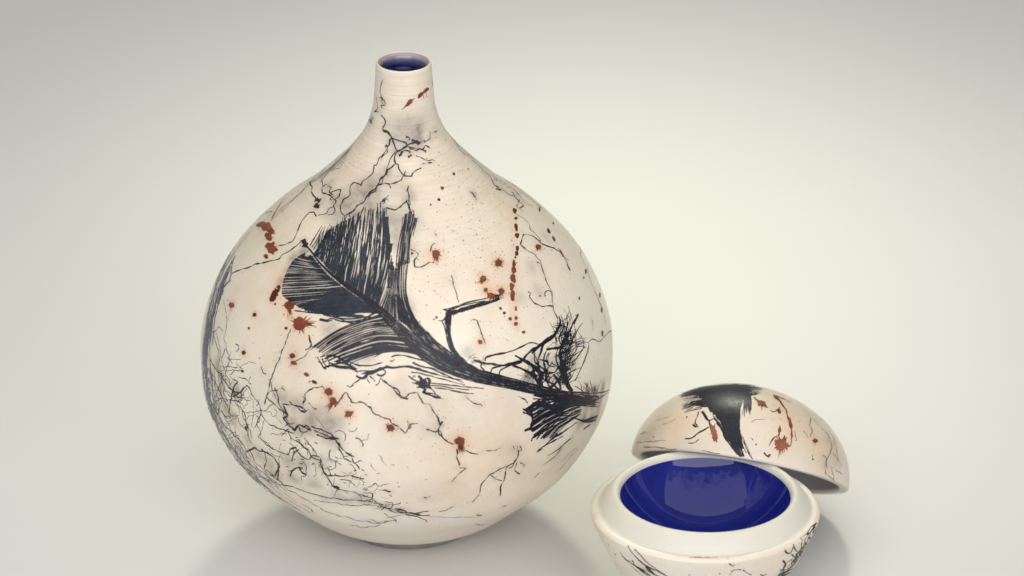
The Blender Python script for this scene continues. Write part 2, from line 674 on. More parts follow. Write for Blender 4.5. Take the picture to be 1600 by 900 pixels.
# ------------------------------------------------------------------ vase
ZK = [17, 37, 75, 120, 170, 225, 280, 335, 390, 440, 480, 520, 555, 590, 620, 650, 685, 720, 759]
RK = [109.5, 158, 205.5, 255.4, 288.4, 310.4, 315.6, 312.3, 295.8, 270.1, 238.4, 198.1, 152.8, 115.3, 86.0, 63.3,
      49.1, 44.1, 41.6]
outer = spline(np.stack([RK, ZK], 1), 18) * U
VX = -0.0008
vase = empty('vase', (VX, 0, 0), 'tall round bottle vase with narrow neck, cream clay marked with a black feather', 'vase')
body, bodyV = lathe('body', outer, 'clay', vase, 420)
rim = spline([(41.6, 759), (41.5, 762), (40.6, 763.8), (39.4, 764), (38.6, 763.9)], 6) * U
lathe('lip', rim, 'edge', vase, 160, 'cream rounded lip')
thr = spline([(38.6, 763.9), (36.0, 762.6), (33.6, 759), (32.2, 753), (31, 745), (29.0, 738), (28.5, 728), (29, 700), (35, 660), (60, 610)], 8) * U
lathe('throat', thr, 'throat', vase, 160, 'washy blue and mauve glazed inside of the neck')
foot = np.array([(109.5, 17), (107.5, 16.0), (106.6, 15), (106.3, 11), (105, 0.8), (103.5, 0), (92, 0), (88, 6), (0.1, 8)]) * U
lathe('foot_ring', foot, 'foot', vase, 200, 'thin bare grey foot ring')

zo, ro = outer[:, 1], outer[:, 0]
rp = np.gradient(ro, zo)


def vF(P):
    return np.hypot(P[..., 0], P[..., 1]) - np.where((P[..., 2] > zo[0]) & (P[..., 2] < zo[-1]),
                                                     np.interp(P[..., 2], zo, ro), -1.0)


def vG(P):
    rho = np.hypot(P[:, 0], P[:, 1]) + 1e-9
    return np.stack([P[:, 0] / rho, P[:, 1] / rho, -np.interp(P[:, 2], zo, rp)], 1)


SV = Surface(vase, (VX, 0, 0), np.eye(3), vF, vG, 2.15, 2.62)

# ------------------------------------------------------------------ bowl
HB = 178                             # height of the blue rim, in drawn units
LIFT = HB - 147.3
d = FW + RT * ((1102 - 800) / FOC) + UP * ((450 - 775) / FOC)
UB = U * 0.96
for _ in range(8):                   # the bowl stands nearer than the vase, so it has its own unit
    t = (HB * UB - CAM[2]) / d[2]
    BC = CAM + d * t
    UB = t / FOC
bowl = empty('bowl', (BC[0], BC[1], 0), 'open round cream bowl glazed cobalt blue inside, in front of its leaning lid', 'bowl')
bo = spline([(74, 0), (86, 4), (117, 36), (145, 76), (163, 112), (174, 138), (179, 122 + LIFT), (178.5, 126 + LIFT), (175, 129 + LIFT), (170.5, 129.6 + LIFT)], 12) * UB
bobj, bV = lathe('body', bo, 'clay_small', bowl, 300)
lathe('base', np.array([(74, 0), (66, 0), (62, 4), (0.1, 5)]) * UB, 'foot', bowl, 100)
ring = spline([(170.5, 129.6), (168, 129.3), (166, 130.2), (163.5, 133), (158, 141), (151, 149.5), (145.5, 154.6), (141, 156.2), (137, 155), (134, 151), (133, 147.3)], 8) * UB
ring[:, 1] += LIFT * UB
lathe('rim', ring, 'slip', bowl, 256, 'broad smooth ivory shoulder ring')
dp = 74.0
Rc = (132.0 ** 2 + dp ** 2) / (2 * dp)
ag = np.linspace(math.asin(132.0 / Rc), 0.0005, 60)
inn = np.vstack([[(133, 147.3)], np.stack([Rc * np.sin(ag), 145.5 - dp + Rc * (1 - np.cos(ag))], 1)]) * UB
inn[:, 1] += LIFT * UB
lathe('glaze_lining', inn, 'glaze', bowl, 256, 'glossy cobalt blue glazed inside')
zb, rb = bo[:, 1], bo[:, 0]
rbp = np.gradient(rb, zb + np.arange(len(zb)) * 1e-9)


def bF(P):
    return np.hypot(P[..., 0], P[..., 1]) - np.where((P[..., 2] > 0) & (P[..., 2] < zb[-1]), np.interp(P[..., 2], zb, rb), -1.0)


def bG(P):
    rho = np.hypot(P[:, 0], P[:, 1]) + 1e-9
    return np.stack([P[:, 0] / rho, P[:, 1] / rho, -np.interp(P[:, 2], zb, rbp)], 1)


SB = Surface(bowl, (BC[0], BC[1], 0), np.eye(3), bF, bG, 2.1, 2.5)

# ------------------------------------------------------------------ lid
LN = RT * 0.174 + UP * 0.972 + FW * 0.156
LN /= np.linalg.norm(LN)
RL, HL = 172.0, 137.0
dl = FW + RT * ((1155.5 - 800) / FOC) + UP * ((450 - 738) / FOC)
tl = 2.30
while True:
    c_ = CAM + dl * tl
    if c_[2] - RL * tl / FOC * math.sqrt(1 - LN[2] ** 2) < 0.0003:
        break
    tl += 0.0002
LC = CAM + dl * tl
UL = tl / FOC
ex = np.cross(UP, LN)
ex = RT - LN * (RT @ LN)
ex /= np.linalg.norm(ex)
ey = np.cross(LN, ex)
RM = np.stack([ex, ey, LN], 1)

lid = empty('lid', tuple(LC), 'domed cream lid with a black feather mark, leaning on the back of the blue bowl', 'lid',
            Matrix(RM.tolist()).to_quaternion())
a = np.linspace(0, math.pi / 2, 70)
dome = np.stack([RL * np.cos(a) ** 1.0, 3 + (HL - 3) * np.sin(a)], 1)
dome[-1, 0] = 0.05
lobj, lV = lathe('dome', np.vstack([[(RL - 1.0, 1.0)], dome]) * UL, 'clay_lid', lid, 360)
lathe('rim', spline([(RL - 1.0, 1.0), (RL - 3, 0), (RL - 12, 0), (RL - 15, 1.5), (RL - 16, 5)], 6) * UL, 'slip', lid, 256, 'pale ground rim of the lid')
li = np.stack([(RL - 16) * np.cos(a), 5 + (HL - 19) * np.sin(a)], 1)
li[-1, 0] = 0.05
lathe('lining', li * UL, 'liner', lid, 200, 'grey inside of the lid')


def lF(P):
    return ((P[..., 0] ** 2 + P[..., 1] ** 2) / (RL * UL) ** 2 + (np.maximum(P[..., 2] - 3 * UL, 0) / ((HL - 3) * UL)) ** 2 - 1) * 0.06 \
        + np.where(P[..., 2] < 0, 1.0, 0.0)


def lG(P):
    return np.stack([P[:, 0] / (RL * UL) ** 2, P[:, 1] / (RL * UL) ** 2, np.maximum(P[:, 2] - 3 * UL, 0) / ((HL - 3) * UL) ** 2], 1) * 0.12


SL = Surface(lid, LC, RM, lF, lG, 2.2, 2.6)

# ==================================================================== marks on the vase
def seg(surf, name, mat, items, label=None, parent=None, kind=None):
    m = Marks(surf)
    for it in items:
        win, pts, w = it[:3]
        kw = it[3] if len(it) > 3 else {}
        m.ribbon(px(win, pts), w, **kw)
    return m.make(name, mat, label, kind, parent)


AUTO = []


def hair(surf, win, pts, w=1.1, crinkle=0.5, mat='ink_fine', smooth=False, name='carbon_line', wv=0.35):
    m = Marks(surf, 0.00005)
    w = np.asarray(w, float) * 1.28
    a_ = px(win, pts)
    if surf is SV and len(a_) > 1:
        r_ = resample(a_, 13)
        AUTO.extend((0, tuple(q), rng.uniform(4.5, 8), rng.uniform(.04, .16)) for q in r_)
    m.ribbon(px(win, pts), w if w.ndim else float(w), crinkle=crinkle, smooth=smooth, step=1.5, wv=wv)
    return m.make(name, mat)


# ---- the feather: quill, two vanes, its long lower barbs
fe = Marks(SV, 0.00008)
# quill as a wide dark band that sweeps right and thins out
quill = [(470, 375), (484, 390), (500, 411), (520, 430), (543, 448), (567, 464), (590, 482), (612, 503), (634, 524), (657, 545), (682, 562),
         (708, 574), (736, 584), (766, 592), (797, 599), (830, 607), (865, 614), (900, 619), (938, 622)]
ql = spline(np.array(quill, float), 6)
tq = np.gradient(ql, axis=0)
tq /= np.linalg.norm(tq, axis=1)[:, None]
nq = np.stack([-tq[:, 1], tq[:, 0]], 1)            # to the lower left of the direction of travel
sq = np.linspace(0, 1, len(ql))
wq = np.interp(sq, [0, .12, .3, .45, .55, .65, .75, .85, .93, 1], [3, 4.5, 10, 20, 26, 24, 19, 16, 12, 6])
for k in range(26):
    u = (k + 0.5) / 26 * 2 - 1
    a = rng.uniform(0.0, 0.10) if abs(u) < .6 else rng.uniform(0.15, 0.4)
    b = rng.uniform(0.90, 1.0)
    i0, i1 = int(a * (len(ql) - 1)), int(b * (len(ql) - 1))
    L = ql + nq * (wq * 0.5 * u)[:, None]
    fe.ribbon(L[i0:i1], list(np.clip(wq[i0:i1:8] / 26 * rng.uniform(0.75, 1.35), 0.5, 3)), smooth=False, wv=0.35, step=2.5)
# upper edge strands of the band, separate thin lines with pale between
for k in range(11):
    q = k / 10
    A = np.array(px('B', [(790, 0), (812, 90), (850, 170), (930, 260), (1010, 340), (1100, 410), (1190, 470)]))
    B_ = np.array(px('B', [(660, 0), (690, 70), (740, 150), (820, 250), (920, 350), (1030, 440), (1150, 510)]))
    fe.ribbon(A * (1 - q) + B_ * q, [0.8, 1.5, 1.9, 1.5], wv=0.4)
feather_root = fe.make('feather_imprint', 'ink', 'black burnt-in feather with its quill curving down to the right')

# upper vane: nearly upright barbs
uv = Marks(SV, 0.00007)
root = px('A', [(262, 438), (300, 470), (345, 520), (385, 560), (430, 605), (475, 640), (520, 670), (565, 700), (605, 730), (640, 757)])
mid = px('A', [(300, 385), (325, 400), (375, 410), (420, 410), (470, 420), (515, 430), (565, 440), (615, 450), (665, 470), (712, 500)])
tip = px('A', [(332, 320), (350, 292), (400, 252), (450, 226), (505, 190), (555, 156), (600, 152), (640, 132), (684, 158), (722, 450)])
uv.bundle([root, mid, tip], 47, w=0.86, end=(1.25, 1.1, 0.9, 0.8, 0.6), gaps=0.46, jit=0.3, fray=0.05, wiggle=0.5)
uv.bundle([root, mid * .3 + root * .7, mid * .55 + root * .45], 30, w=0.8, end=(1.3, 1.0, 0.5), gaps=0.5, jit=0.5, fray=0.12)
uv.bundle([root[:5], mid[:5], tip[:5]], 24, w=0.95, end=(1.1, 1.1, 1.0, 0.95), gaps=0.35, jit=0.5, fray=0.02, wiggle=.4)
# mottled dense left shoulder
for k in range(150):
    t = rng.uniform(0, 0.42)
    s_ = rng.uniform(0.15, 0.98)
    f = t * (len(root) - 1)
    i = int(f)
    g_ = f - i
    r_ = root[i] * (1 - g_) + root[i + 1] * g_
    t_ = tip[i] * (1 - g_) + tip[i + 1] * g_
    m_ = mid[i] * (1 - g_) + mid[i + 1] * g_
    c = r_ * (1 - s_) ** 2 + 2 * m_ * s_ * (1 - s_) + t_ * s_ ** 2
    d_ = (t_ - r_) / np.linalg.norm(t_ - r_)
    uv.ribbon([c, c + d_ * 3 + rng.randn(2) * 1.4, c + d_ * 6 + rng.randn(2) * 1.6], [1.6, 1.3, .6], step=1.5)
# slivers at the quill tip
for a_ in ([(242, 388), (270, 340), (312, 272)], [(252, 400), (285, 350), (318, 280)], [(262, 412), (290, 362), (306, 300)], [(290, 440), (305, 370), (330, 275)],
           [(283, 432), (300, 350), (322, 300)], [(300, 440), (322, 372), (338, 300)]):
    uv.ribbon(px('A', a_), [2.4, 2.0, 0.7])
# right finger of the vane
r2 = px('A', [(640, 757), (690, 790), (740, 815), (800, 850), (860, 880), (905, 905)])
m1 = px('A', [(690, 640), (718, 650), (740, 660), (765, 670), (790, 672), (812, 682)])
m2 = px('A', [(722, 440), (738, 505), (750, 490), (772, 440), (798, 420), (828, 430)])
uv.bundle([r2, m1, m2], 20, w=0.74, end=(1.1, 1.0, 0.7), gaps=0.34, jit=0.3, fray=0.05)
f1 = px('A', [(742, 530), (760, 520), (780, 505), (803, 500), (828, 490)])
f2 = px('A', [(758, 400), (772, 400), (795, 395), (810, 385), (824, 380)])
f3 = px('A', [(786, 220), (805, 205), (822, 192), (838, 190), (864, 232)])
uv.bundle([f1, f2, f3], 9, w=0.75, end=(1.2, 1.0, .9), gaps=0.38, jit=0.3)
for a_ in ([(745, 500), (762, 370), (792, 250), (800, 200)], [(765, 540), (790, 400), (815, 260)], [(820, 470), (832, 330), (862, 240)],
           [(822, 400), (826, 300), (850, 200), (838, 178)], [(845, 330), (868, 240), (874, 225)]):
    uv.ribbon(px('A', a_), [1.6, 1.5, 0.8])
for a_ in ([(660, 480), (668, 400), (676, 330), (690, 250)], [(560, 560), (572, 420), (590, 300), (596, 170)],
           [(610, 600), (632, 420), (640, 260), (636, 140)], [(620, 600), (648, 400), (652, 260), (655, 135)], [(700, 640), (704, 480), (700, 300), (686, 165)],
           [(535, 520), (545, 380), (560, 250), (566, 165)], [(470, 560), (480, 420), (520, 260), (560, 155)]):
    uv.ribbon(px('A', a_), [2.6, 3.0, 2.4, 1.4], wv=0.45)
uv.make('upper_vane', 'ink_blue', 'upper fan of upright dark barbs', parent=feather_root)

# lower vane: dense, close to black, pale combed streaks
lv = Marks(SV, 0.00007)
root = px('A', [(250, 442), (285, 490), (318, 530), (352, 565), (390, 595), (430, 626), (470, 655), (520, 690), (570, 722), (620, 752), (665, 790)])
mid = px('A', [(210, 440), (215, 478), (220, 520), (228, 560), (240, 600), (262, 640), (290, 672), (335, 705), (400, 735), (480, 757), (570, 780)])
tip = px('A', [(240, 412), (150, 462), (110, 508), (82, 560), (64, 610), (56, 650), (62, 688), (120, 730), (180, 766), (290, 784), (440, 800)])
lv.bundle([root, mid, tip], 54, w=0.80, end=(1.2, 1.05, 1.0, 0.95), gaps=0.30, jit=0.25, fray=0.02)
lv.bundle([root, mid * .3 + root * .7, mid * .6 + root * .4], 20, w=0.5, end=(1.2, 1.0, 0.5), gaps=0.5, jit=0.5, fray=0.1)
for a_ in ([(150, 770), (260, 782), (400, 788), (560, 800)], [(300, 785), (400, 800), (520, 806), (640, 812)]):
    lv.ribbon(px('A', a_), [2, 2.6, 2.8, 2])
for a_ in ([(175, 178), (200, 185), (235, 190), (268, 178)], [(178, 172), (230, 182), (262, 168), (330, 190), (400, 190), (480, 178), (560, 165)],
           [(200, 140), (270, 158), (360, 172), (450, 168), (540, 150)], [(268, 155), (340, 180), (400, 200), (470, 190)]):
    lv.ribbon(px('B', a_), [3.0, 1.8, 2.4, 2.0, 1.2])
lv.make('lower_vane', 'ink_blue', 'lower fan of dense near-black barbs', parent=feather_root)

# long arching barbs under the quill
lb = Marks(SV, 0.00007)
root = px('B', [(560, 120), (640, 165), (700, 215), (745, 262), (800, 310), (860, 360), (915, 405), (970, 440)])
mid = px('B', [(470, 175), (500, 195), (520, 222), (550, 262), (580, 300), (610, 340), (640, 375), (680, 405)])
mid2 = px('B', [(290, 255), (300, 275), (310, 300), (330, 345), (350, 375), (370, 410), (400, 440), (430, 475)])
tip = px('B', [(75, 402), (110, 405), (150, 410), (165, 440), (190, 460), (230, 470), (300, 490), (400, 520)])
lb.bundle([root, mid, mid2, tip], 22, w=0.68, end=(0.8, 0.9, 1.0, 1.1, 0.8), gaps=0.28, jit=0.3, fray=0.06)
lb.bundle([root, mid, mid2, tip], 8, w=0.4, end=(0.3, 0.6, 1.0, 1.3, 0.7), gaps=0.8, jit=0.5, fray=0.1)
for a_, w_ in (([(640, 505), (690, 515), (780, 505), (860, 520), (950, 550), (1060, 580), (1180, 604)], [4, 2.6, 4, 2.6, 2, 1.6]),
               ([(680, 440), (720, 428), (780, 430), (850, 450), (920, 470), (1010, 520), (1100, 555), (1190, 585)], [2.6, 2.2, 1.8, 1.5]),
               ([(672, 470), (690, 470), (705, 455)], [1.6, 1.6, 1.2]),
               ([(560, 440), (640, 405), (740, 400), (830, 415), (900, 440), (1000, 490), (1100, 535), (1190, 575)], [1.4, 1.8, 1.5]),
               ([(820, 545), (900, 560), (1000, 585), (1100, 610), (1200, 636)], [1.6, 1.8, 1.2]),
               ([(830, 480), (880, 500), (960, 520), (1060, 565), (1190, 622)], [3, 2.2, 2.6, 1.2]),
               ([(950, 640), (1040, 645), (1110, 660), (1230, 672)], [1.6, 1.8, 1.2]),
               ([(985, 655), (1080, 670), (1180, 690), (1260, 700)], [1.6, 2.4, 1.4]),
               ([(920, 620), (1010, 625), (1120, 640), (1240, 655), (1330, 662)], [1.4, 1.8, 1.2]),
               ([(370, 640), (385, 652), (402, 648), (420, 625), (450, 605), (470, 580)], [1.6, 2.2, 2.0]),
               ([(435, 570), (480, 590), (520, 560), (570, 540), (620, 520), (660, 505)], [3.4, 5, 5.5, 4, 3]),
               ([(470, 560), (540, 545), (600, 530)], [2, 4, 3]),
               ([(580, 560), (610, 572), (635, 560), (640, 540), (620, 530)], [2.6, 2.6, 1.8]),
               ([(510, 590), (520, 610), (530, 625)], 1.4), ([(530, 575), (550, 590), (568, 612)], [3, 2, 1.4]),
               ([(570, 640), (590, 625), (606, 592), (612, 585)], 1.4), ([(612, 592), (625, 610), (645, 620)], [1.4, 2.8]),
               ([(160, 440), (185, 480), (205, 515), (225, 525)], [2, 2.2, 2]), ([(165, 470), (190, 485), (230, 465)], 1.6),
               ([(195, 450), (215, 490), (240, 515), (245, 480), (230, 450)], 1.8), ([(205, 515), (250, 500), (290, 505), (340, 515), (400, 520), (450, 545)], [2, 3, 4.5, 4, 3]),
               ([(240, 480), (280, 490), (330, 480), (390, 500), (440, 525)], [2, 3.2, 3.5, 2.5]), ([(180, 440), (240, 430), (300, 440), (350, 465)], [1.5, 2.5, 3]),
               ([(455, 540), (500, 540), (560, 535), (610, 515)], [2.2, 3]), ([(390, 480), (460, 500), (540, 500), (620, 480)], [2.5, 2, 1.6]),
               ([(100, 285), (112, 320), (118, 350), (105, 375), (75, 390)], [1.2, 1.6, 1.8, 1.4])):
    lb.ribbon(px('B', a_), w_, crinkle=0.3)
lb.make('long_barb', 'ink', 'long arching separate barbs under the quill', parent=feather_root, kind=None)

# dark star-shaped tuft below the band
st = Marks(SV, 0.00009)
for a_, w_ in (([(800, 572), (830, 595), (870, 615), (910, 640)], [1.6, 2.5, 5]), ([(870, 572), (900, 600), (910, 650)], [3, 6, 6]),
               ([(860, 655), (890, 650), (920, 670), (900, 690)], [2, 5, 6, 3]), ([(910, 600), (940, 590), (950, 620), (930, 660)], [3, 5, 6, 4]),
               ([(900, 685), (950, 705), (1000, 725), (1055, 736)], [4, 3, 2, .8]), ([(930, 640), (970, 670), (1000, 710), (1040, 735)], [4, 2.4, 1.4, .8]),
               ([(825, 622), (860, 625), (900, 640)], [1, 3, 4]), ([(830, 590), (840, 570), (850, 580)], 1.4), ([(880, 600), (920, 620), (925, 655)], [6, 7, 5]),
               ([(920, 690), (980, 700), (1030, 720)], [2, 1.4, 1])):
    st.ribbon(px('B', a_), w_, wv=0.4)
st.make('tuft', 'ink', 'small star-shaped black tuft under the band', parent=feather_root)

# hook-shaped quill that rises from the band
hk = Marks(SV, 0.00009)
for a_, w_ in (([(88, 222), (140, 214), (210, 192), (280, 172), (340, 155), (400, 140), (452, 118)], [8, 9, 8, 7, 5.5, 4.5, 4]),
               ([(50, 197), (100, 188), (160, 170), (220, 148), (290, 132), (360, 118), (420, 100), (450, 92)], [1.2, 1.8, 2.2, 1.6, 1.2]),
               ([(80, 205), (130, 190), (200, 165), (270, 150), (350, 136)], [3, 2, 1.6, 1.4]),
               ([(92, 215), (90, 260), (88, 310), (96, 370), (110, 430), (135, 490), (175, 545), (230, 590), (290, 625)], [8, 8.5, 7, 6, 5.5, 6, 8, 9, 8]),
               ([(22, 275), (50, 275), (70, 258), (88, 238)], [1.5, 2.4, 3, 3]), ([(48, 282), (66, 320), (78, 380), (92, 440), (120, 500)], [1.6, 2, 2.2, 2]),
               ([(60, 195), (90, 210), (110, 240)], [1.6, 4, 5]), ([(115, 210), (110, 280), (106, 340)], [2, 1.4, 1])):
    hk.ribbon(px('C', a_), w_, wv=0.18)
for k in range(9):
    hk.ribbon(px('C', [(385 + rng.uniform(-12, 25), 128 + rng.uniform(-30, 14)), (420, 115 + rng.uniform(-22, 14)), (470 + rng.uniform(-25, 8), 104 + rng.uniform(-22, 22))]), 1.0)
hk.make('hooked_quill', 'ink', 'black hook-shaped stroke rising from the feather')

# tangled down to the right of the hook
dn = Marks(SV, 0.00008)
for a_, w_ in (([(868, 240), (880, 280), (872, 320), (840, 370), (800, 405), (750, 435), (710, 470), (680, 505)], [2, 4, 5.5, 6, 7, 6, 4, 3]),
               ([(800, 400), (760, 440), (740, 500), (720, 560), (735, 620), (760, 690)], [5, 5, 3.5, 3, 4, 5]),
               ([(1005, 232), (960, 310), (930, 380), (900, 430), (880, 490), (885, 560), (900, 640), (930, 720), (962, 775)], [2, 3, 4.5, 7, 8, 10, 12, 9, 6]),
               ([(780, 480), (840, 465), (900, 462)], [3, 3.4, 3.4]), ([(860, 470), (850, 540), (870, 600), (890, 650)], [3, 3, 4, 5]),
               ([(270, 550), (330, 570), (400, 580), (470, 590), (550, 580), (610, 560)], [3, 3.4, 3, 3, 4, 5]),
               ([(350, 560), (360, 530), (420, 515), (480, 500), (560, 480), (640, 440), (680, 430), (720, 440)], [2.2, 2.6, 2.6, 2.2, 1.8, 1.6]),
               ([(560, 520), (610, 548), (670, 580), (710, 620), (745, 690)], [2, 4, 5, 6, 6]),
               ([(390, 640), (400, 615), (440, 600), (520, 580), (590, 560)], [2, 2.2, 3, 4, 4]),
               ([(450, 655), (455, 630), (490, 605), (540, 580)], [2, 2, 2.4]), ([(310, 550), (325, 580), (320, 600), (345, 620)], 1.8),
               ([(540, 590), (600, 610), (660, 640), (700, 680), (740, 720)], [2, 3, 4, 4]), ([(620, 545), (650, 510), (700, 470), (740, 450)], [3, 3.5, 3]),
               ([(700, 500), (700, 560), (740, 600), (790, 640)], [2.5, 3, 4]), ([(780, 490), (760, 560), (775, 620), (780, 700)], [2.5, 3, 5, 5]),
               ([(640, 560), (700, 600), (760, 640), (830, 640), (870, 600)], [3, 3, 4, 4, 3]), ([(800, 500), (780, 540), (800, 590), (840, 600)], [2, 2.4, 2]),
               ([(840, 380), (850, 430), (845, 480)], 1.6), ([(890, 250), (900, 330), (870, 390), (880, 440)], [1.4, 1.8, 2]),
               ([(760, 640), (730, 690), (750, 740)], [5, 8, 6]), ([(830, 650), (870, 710), (880, 760)], [4, 6, 6]), ([(780, 700), (830, 720), (860, 760)], [4, 4, 3]),
               ([(900, 640), (860, 700), (800, 760)], [4, 4, 3]), ([(700, 600), (690, 640), (720, 670)], [5, 6, 6]), ([(880, 540), (920, 600), (900, 660)], [5, 6, 5])):
    dn.ribbon(px('C', a_), w_, wv=0.3, crinkle=0.3)
# twigs fanning up and out on the right
def twig(m, a, ang, L, w, bend, depth=0):
    n = 6
    p = np.array(a, float)
    P = [p.copy()]
    g = ang
    for i in range(n):
        g += bend / n + rng.randn() * 0.16
        p = p + np.array([math.cos(g), -math.sin(g)]) * L / n
        P.append(p.copy())
    m.ribbon(np.array(P), [w, w * 0.8, w * 0.45], crinkle=0.25)
    if depth:
        for _ in range(rng.randint(1, 3)):
            i = rng.randint(1, n)
            twig(m, P[i], g + rng.choice([-1, 1]) * rng.uniform(.3, .9), L * rng.uniform(.35, .6), w * 0.7, bend * .6 + rng.randn() * .4, depth - 1)
for k in range(60):
    u = rng.rand()
    base_ = px('C', [(885 + rng.uniform(-10, 50), 420 + u * 320)])[0]
    twig(dn, base_, rng.uniform(0.15, 1.25), rng.uniform(18, 38) * (1.15 - 0.45 * u), rng.uniform(1.0, 2.2), rng.uniform(0.2, 1.1), 1)
for k in range(16):
    base_ = px('C', [(860 + rng.uniform(-15, 60), 330 + rng.uniform(-10, 120))])[0]
    twig(dn, base_, rng.uniform(1.0, 1.75), rng.uniform(16, 34), rng.uniform(0.8, 1.7), rng.uniform(-.5, .5), 1)
for a_ in ([(935, 170), (950, 220), (960, 270), (958, 330)], [(920, 232), (930, 300), (925, 370), (935, 420)], [(1035, 290), (1000, 340), (985, 400), (990, 450)],
           [(1080, 430), (1075, 490), (1050, 560), (1010, 640), (985, 700)], [(975, 300), (985, 350), (965, 400)], [(1045, 400), (1040, 470), (1000, 530), (960, 590)],
           [(1082, 450), (1060, 520), (1030, 600)], [(985, 240), (1010, 228), (1000, 250), (975, 300)], [(880, 230), (900, 290), (910, 330)], [(1000, 340), (1040, 420), (1050, 470)]):
    dn.ribbon(px('C', a_), [0.9, 1.5, 1.7], crinkle=0.3)
for k in range(48):
    c = px('C', [(rng.uniform(690, 900), rng.uniform(560, 760))])[0]
    twig(dn, c, rng.uniform(0, 6.28), rng.uniform(9, 24), rng.uniform(1.2, 2.6), rng.uniform(-1.5, 1.5))
dn.make('downy_tangle', 'ink', 'black tangle of fine branching down at the right end of the feather')

# faint sooty down patches
fp = Marks(SV, 0.00005)
for k in range(60):
    c = px('C', [(655 + rng.randn() * 32, 685 + rng.randn() * 26)])[0]
    twig(fp, c, rng.uniform(0.2, 2.6), rng.uniform(4, 10), 0.9, rng.uniform(-1, 1))
for k in range(46):
    c = px('C', [(1085 + rng.randn() * 26, 800 + rng.randn() * 26)])[0]
    twig(fp, c, rng.uniform(0.9, 2.2), rng.uniform(8, 20), 1.2, rng.uniform(-.6, .6))
for k in range(30):
    c = px('C', [(250 + rng.uniform(-30, 90), 545 + rng.uniform(-25, 50))])[0]
    twig(fp, c, rng.uniform(-1.2, 1.2), rng.uniform(3, 10), 0.8, rng.uniform(-1, 1))
fp.make('sooty_down', 'ink_faint', kind='stuff')

# right end: the quill's strands run round the side
re_ = Marks(SV, 0.00008)
for k in range(30):
    y0 = rng.uniform(-1, 1)
    P = [px('D', [(560 + rng.uniform(-60, 140), 275 + y0 * 25)])[0], px('D', [(760, 290 + y0 * 32)])[0], px('D', [(880, 300 + y0 * 40)])[0],
         px('D', [(960 + rng.uniform(-20, 20), 300 + y0 * 46)])[0]]
    re_.ribbon(np.array(P) + rng.randn(4, 2) * .6, [1.4, 1.8, 1.3, 0.8], wv=0.5, crinkle=0.3)
for a_, w_ in (([(560, 235), (700, 240), (820, 238), (920, 244), (1000, 236), (1040, 222)], [3, 3.5, 3, 2.4, 2.4, 1.5]),
               ([(640, 290), (760, 300), (860, 305), (950, 290), (1010, 262)], [4, 4, 4, 3, 2]), ([(760, 245), (900, 262), (990, 262), (1030, 245)], [1.4, 1.8, 1.4]),
               ([(885, 170), (890, 220), (905, 270), (935, 330)], [2, 2.4, 2.4]), ([(908, 155), (920, 200), (935, 260), (940, 320)], [1.2, 1.8, 2.2]),
               ([(990, 150), (965, 210), (945, 280), (935, 330)], [1, 1.6, 2]), ([(800, 195), (850, 225), (900, 262)], 1.4), ([(750, 260), (800, 300), (840, 345)], 1.6),
               ([(870, 435), (920, 425), (960, 405)], [2, 5, 5]), ([(800, 420), (860, 440), (910, 445), (950, 430)], [1.5, 4, 5, 3])):
    re_.ribbon(px('D', a_), w_, crinkle=0.3)
re_.make('strand_bundle', 'ink', 'dark strands running round the right side')

# dense comb-like tuft under the right end
ct = Marks(SV, 0.00009)
root = px('D', [(560, 290), (650, 300), (740, 310), (800, 320), (840, 345), (850, 370), (840, 395), (800, 420)])
mid = px('D', [(500, 315), (560, 345), (600, 370), (620, 400), (640, 430), (660, 450), (690, 470), (720, 480)])
tip = px('D', [(440, 360), (480, 390), (500, 430), (485, 495), (510, 520), (520, 560), (600, 560), (640, 560)])
ct.bundle([root, mid, tip], 24, w=0.8, end=(0.5, 1.0, 1.25, 1.0), gaps=0.4, jit=0.5, wiggle=0.7)
ct.bundle([root, mid, tip], 14, w=0.7, end=(0.6, 1.1, 1.1, 0.9), gaps=0.5, jit=0.5, wiggle=0.9)
for a_, w_ in (([(434, 352), (450, 362), (490, 355), (540, 350)], [2, 3, 3, 3]), ([(436, 378), (460, 385), (500, 400)], [2, 3, 4]),
               ([(448, 512), (470, 500), (510, 490), (560, 470)], [3.5, 4.5, 5, 5]), ([(498, 582), (505, 560), (530, 535), (580, 520)], [4, 4.5, 5, 6]),
               ([(532, 662), (550, 640), (590, 615), (630, 575), (680, 530)], [2, 3, 3.2, 4, 5]), ([(545, 655), (575, 632)], [2, 1.4]),
               ([(480, 350), (500, 400), (505, 440), (495, 490)], [3, 4, 4, 3]), ([(500, 320), (560, 330), (640, 340), (720, 335)], [5, 7, 7, 5]),
               ([(610, 683), (650, 665), (690, 635), (740, 590), (775, 562)], [1.4, 2, 4, 4, 1.6]), ([(578, 746), (620, 720), (660, 690), (700, 640)], [1, 2, 2.4, 2]),
               ([(670, 802), (710, 765), (750, 715), (790, 670), (820, 640)], [.8, 1.6, 2.2, 1.6, .8]), ([(712, 720), (760, 670), (820, 620)], [.7, 1.3, .7]),
               ([(515, 838), (540, 820), (560, 800)], [.6, 1.3, .6]), ([(862, 496), (890, 475), (915, 460)], [2, 3, 1.4]),
               ([(640, 560), (700, 530), (760, 490), (820, 450)], [4, 3, 2, 1.4]), ([(600, 610), (650, 580), (720, 545)], [2, 3, 1.4]),
               ([(400, 265), (425, 280), (450, 290), (470, 315)], [1.4, 2.4, 1.6])):
    ct.ribbon(px('D', a_), w_, crinkle=0.35, wv=0.35)
ct.make('comb_tuft', 'ink', 'dense ragged black tuft with blunt fingers at lower right')

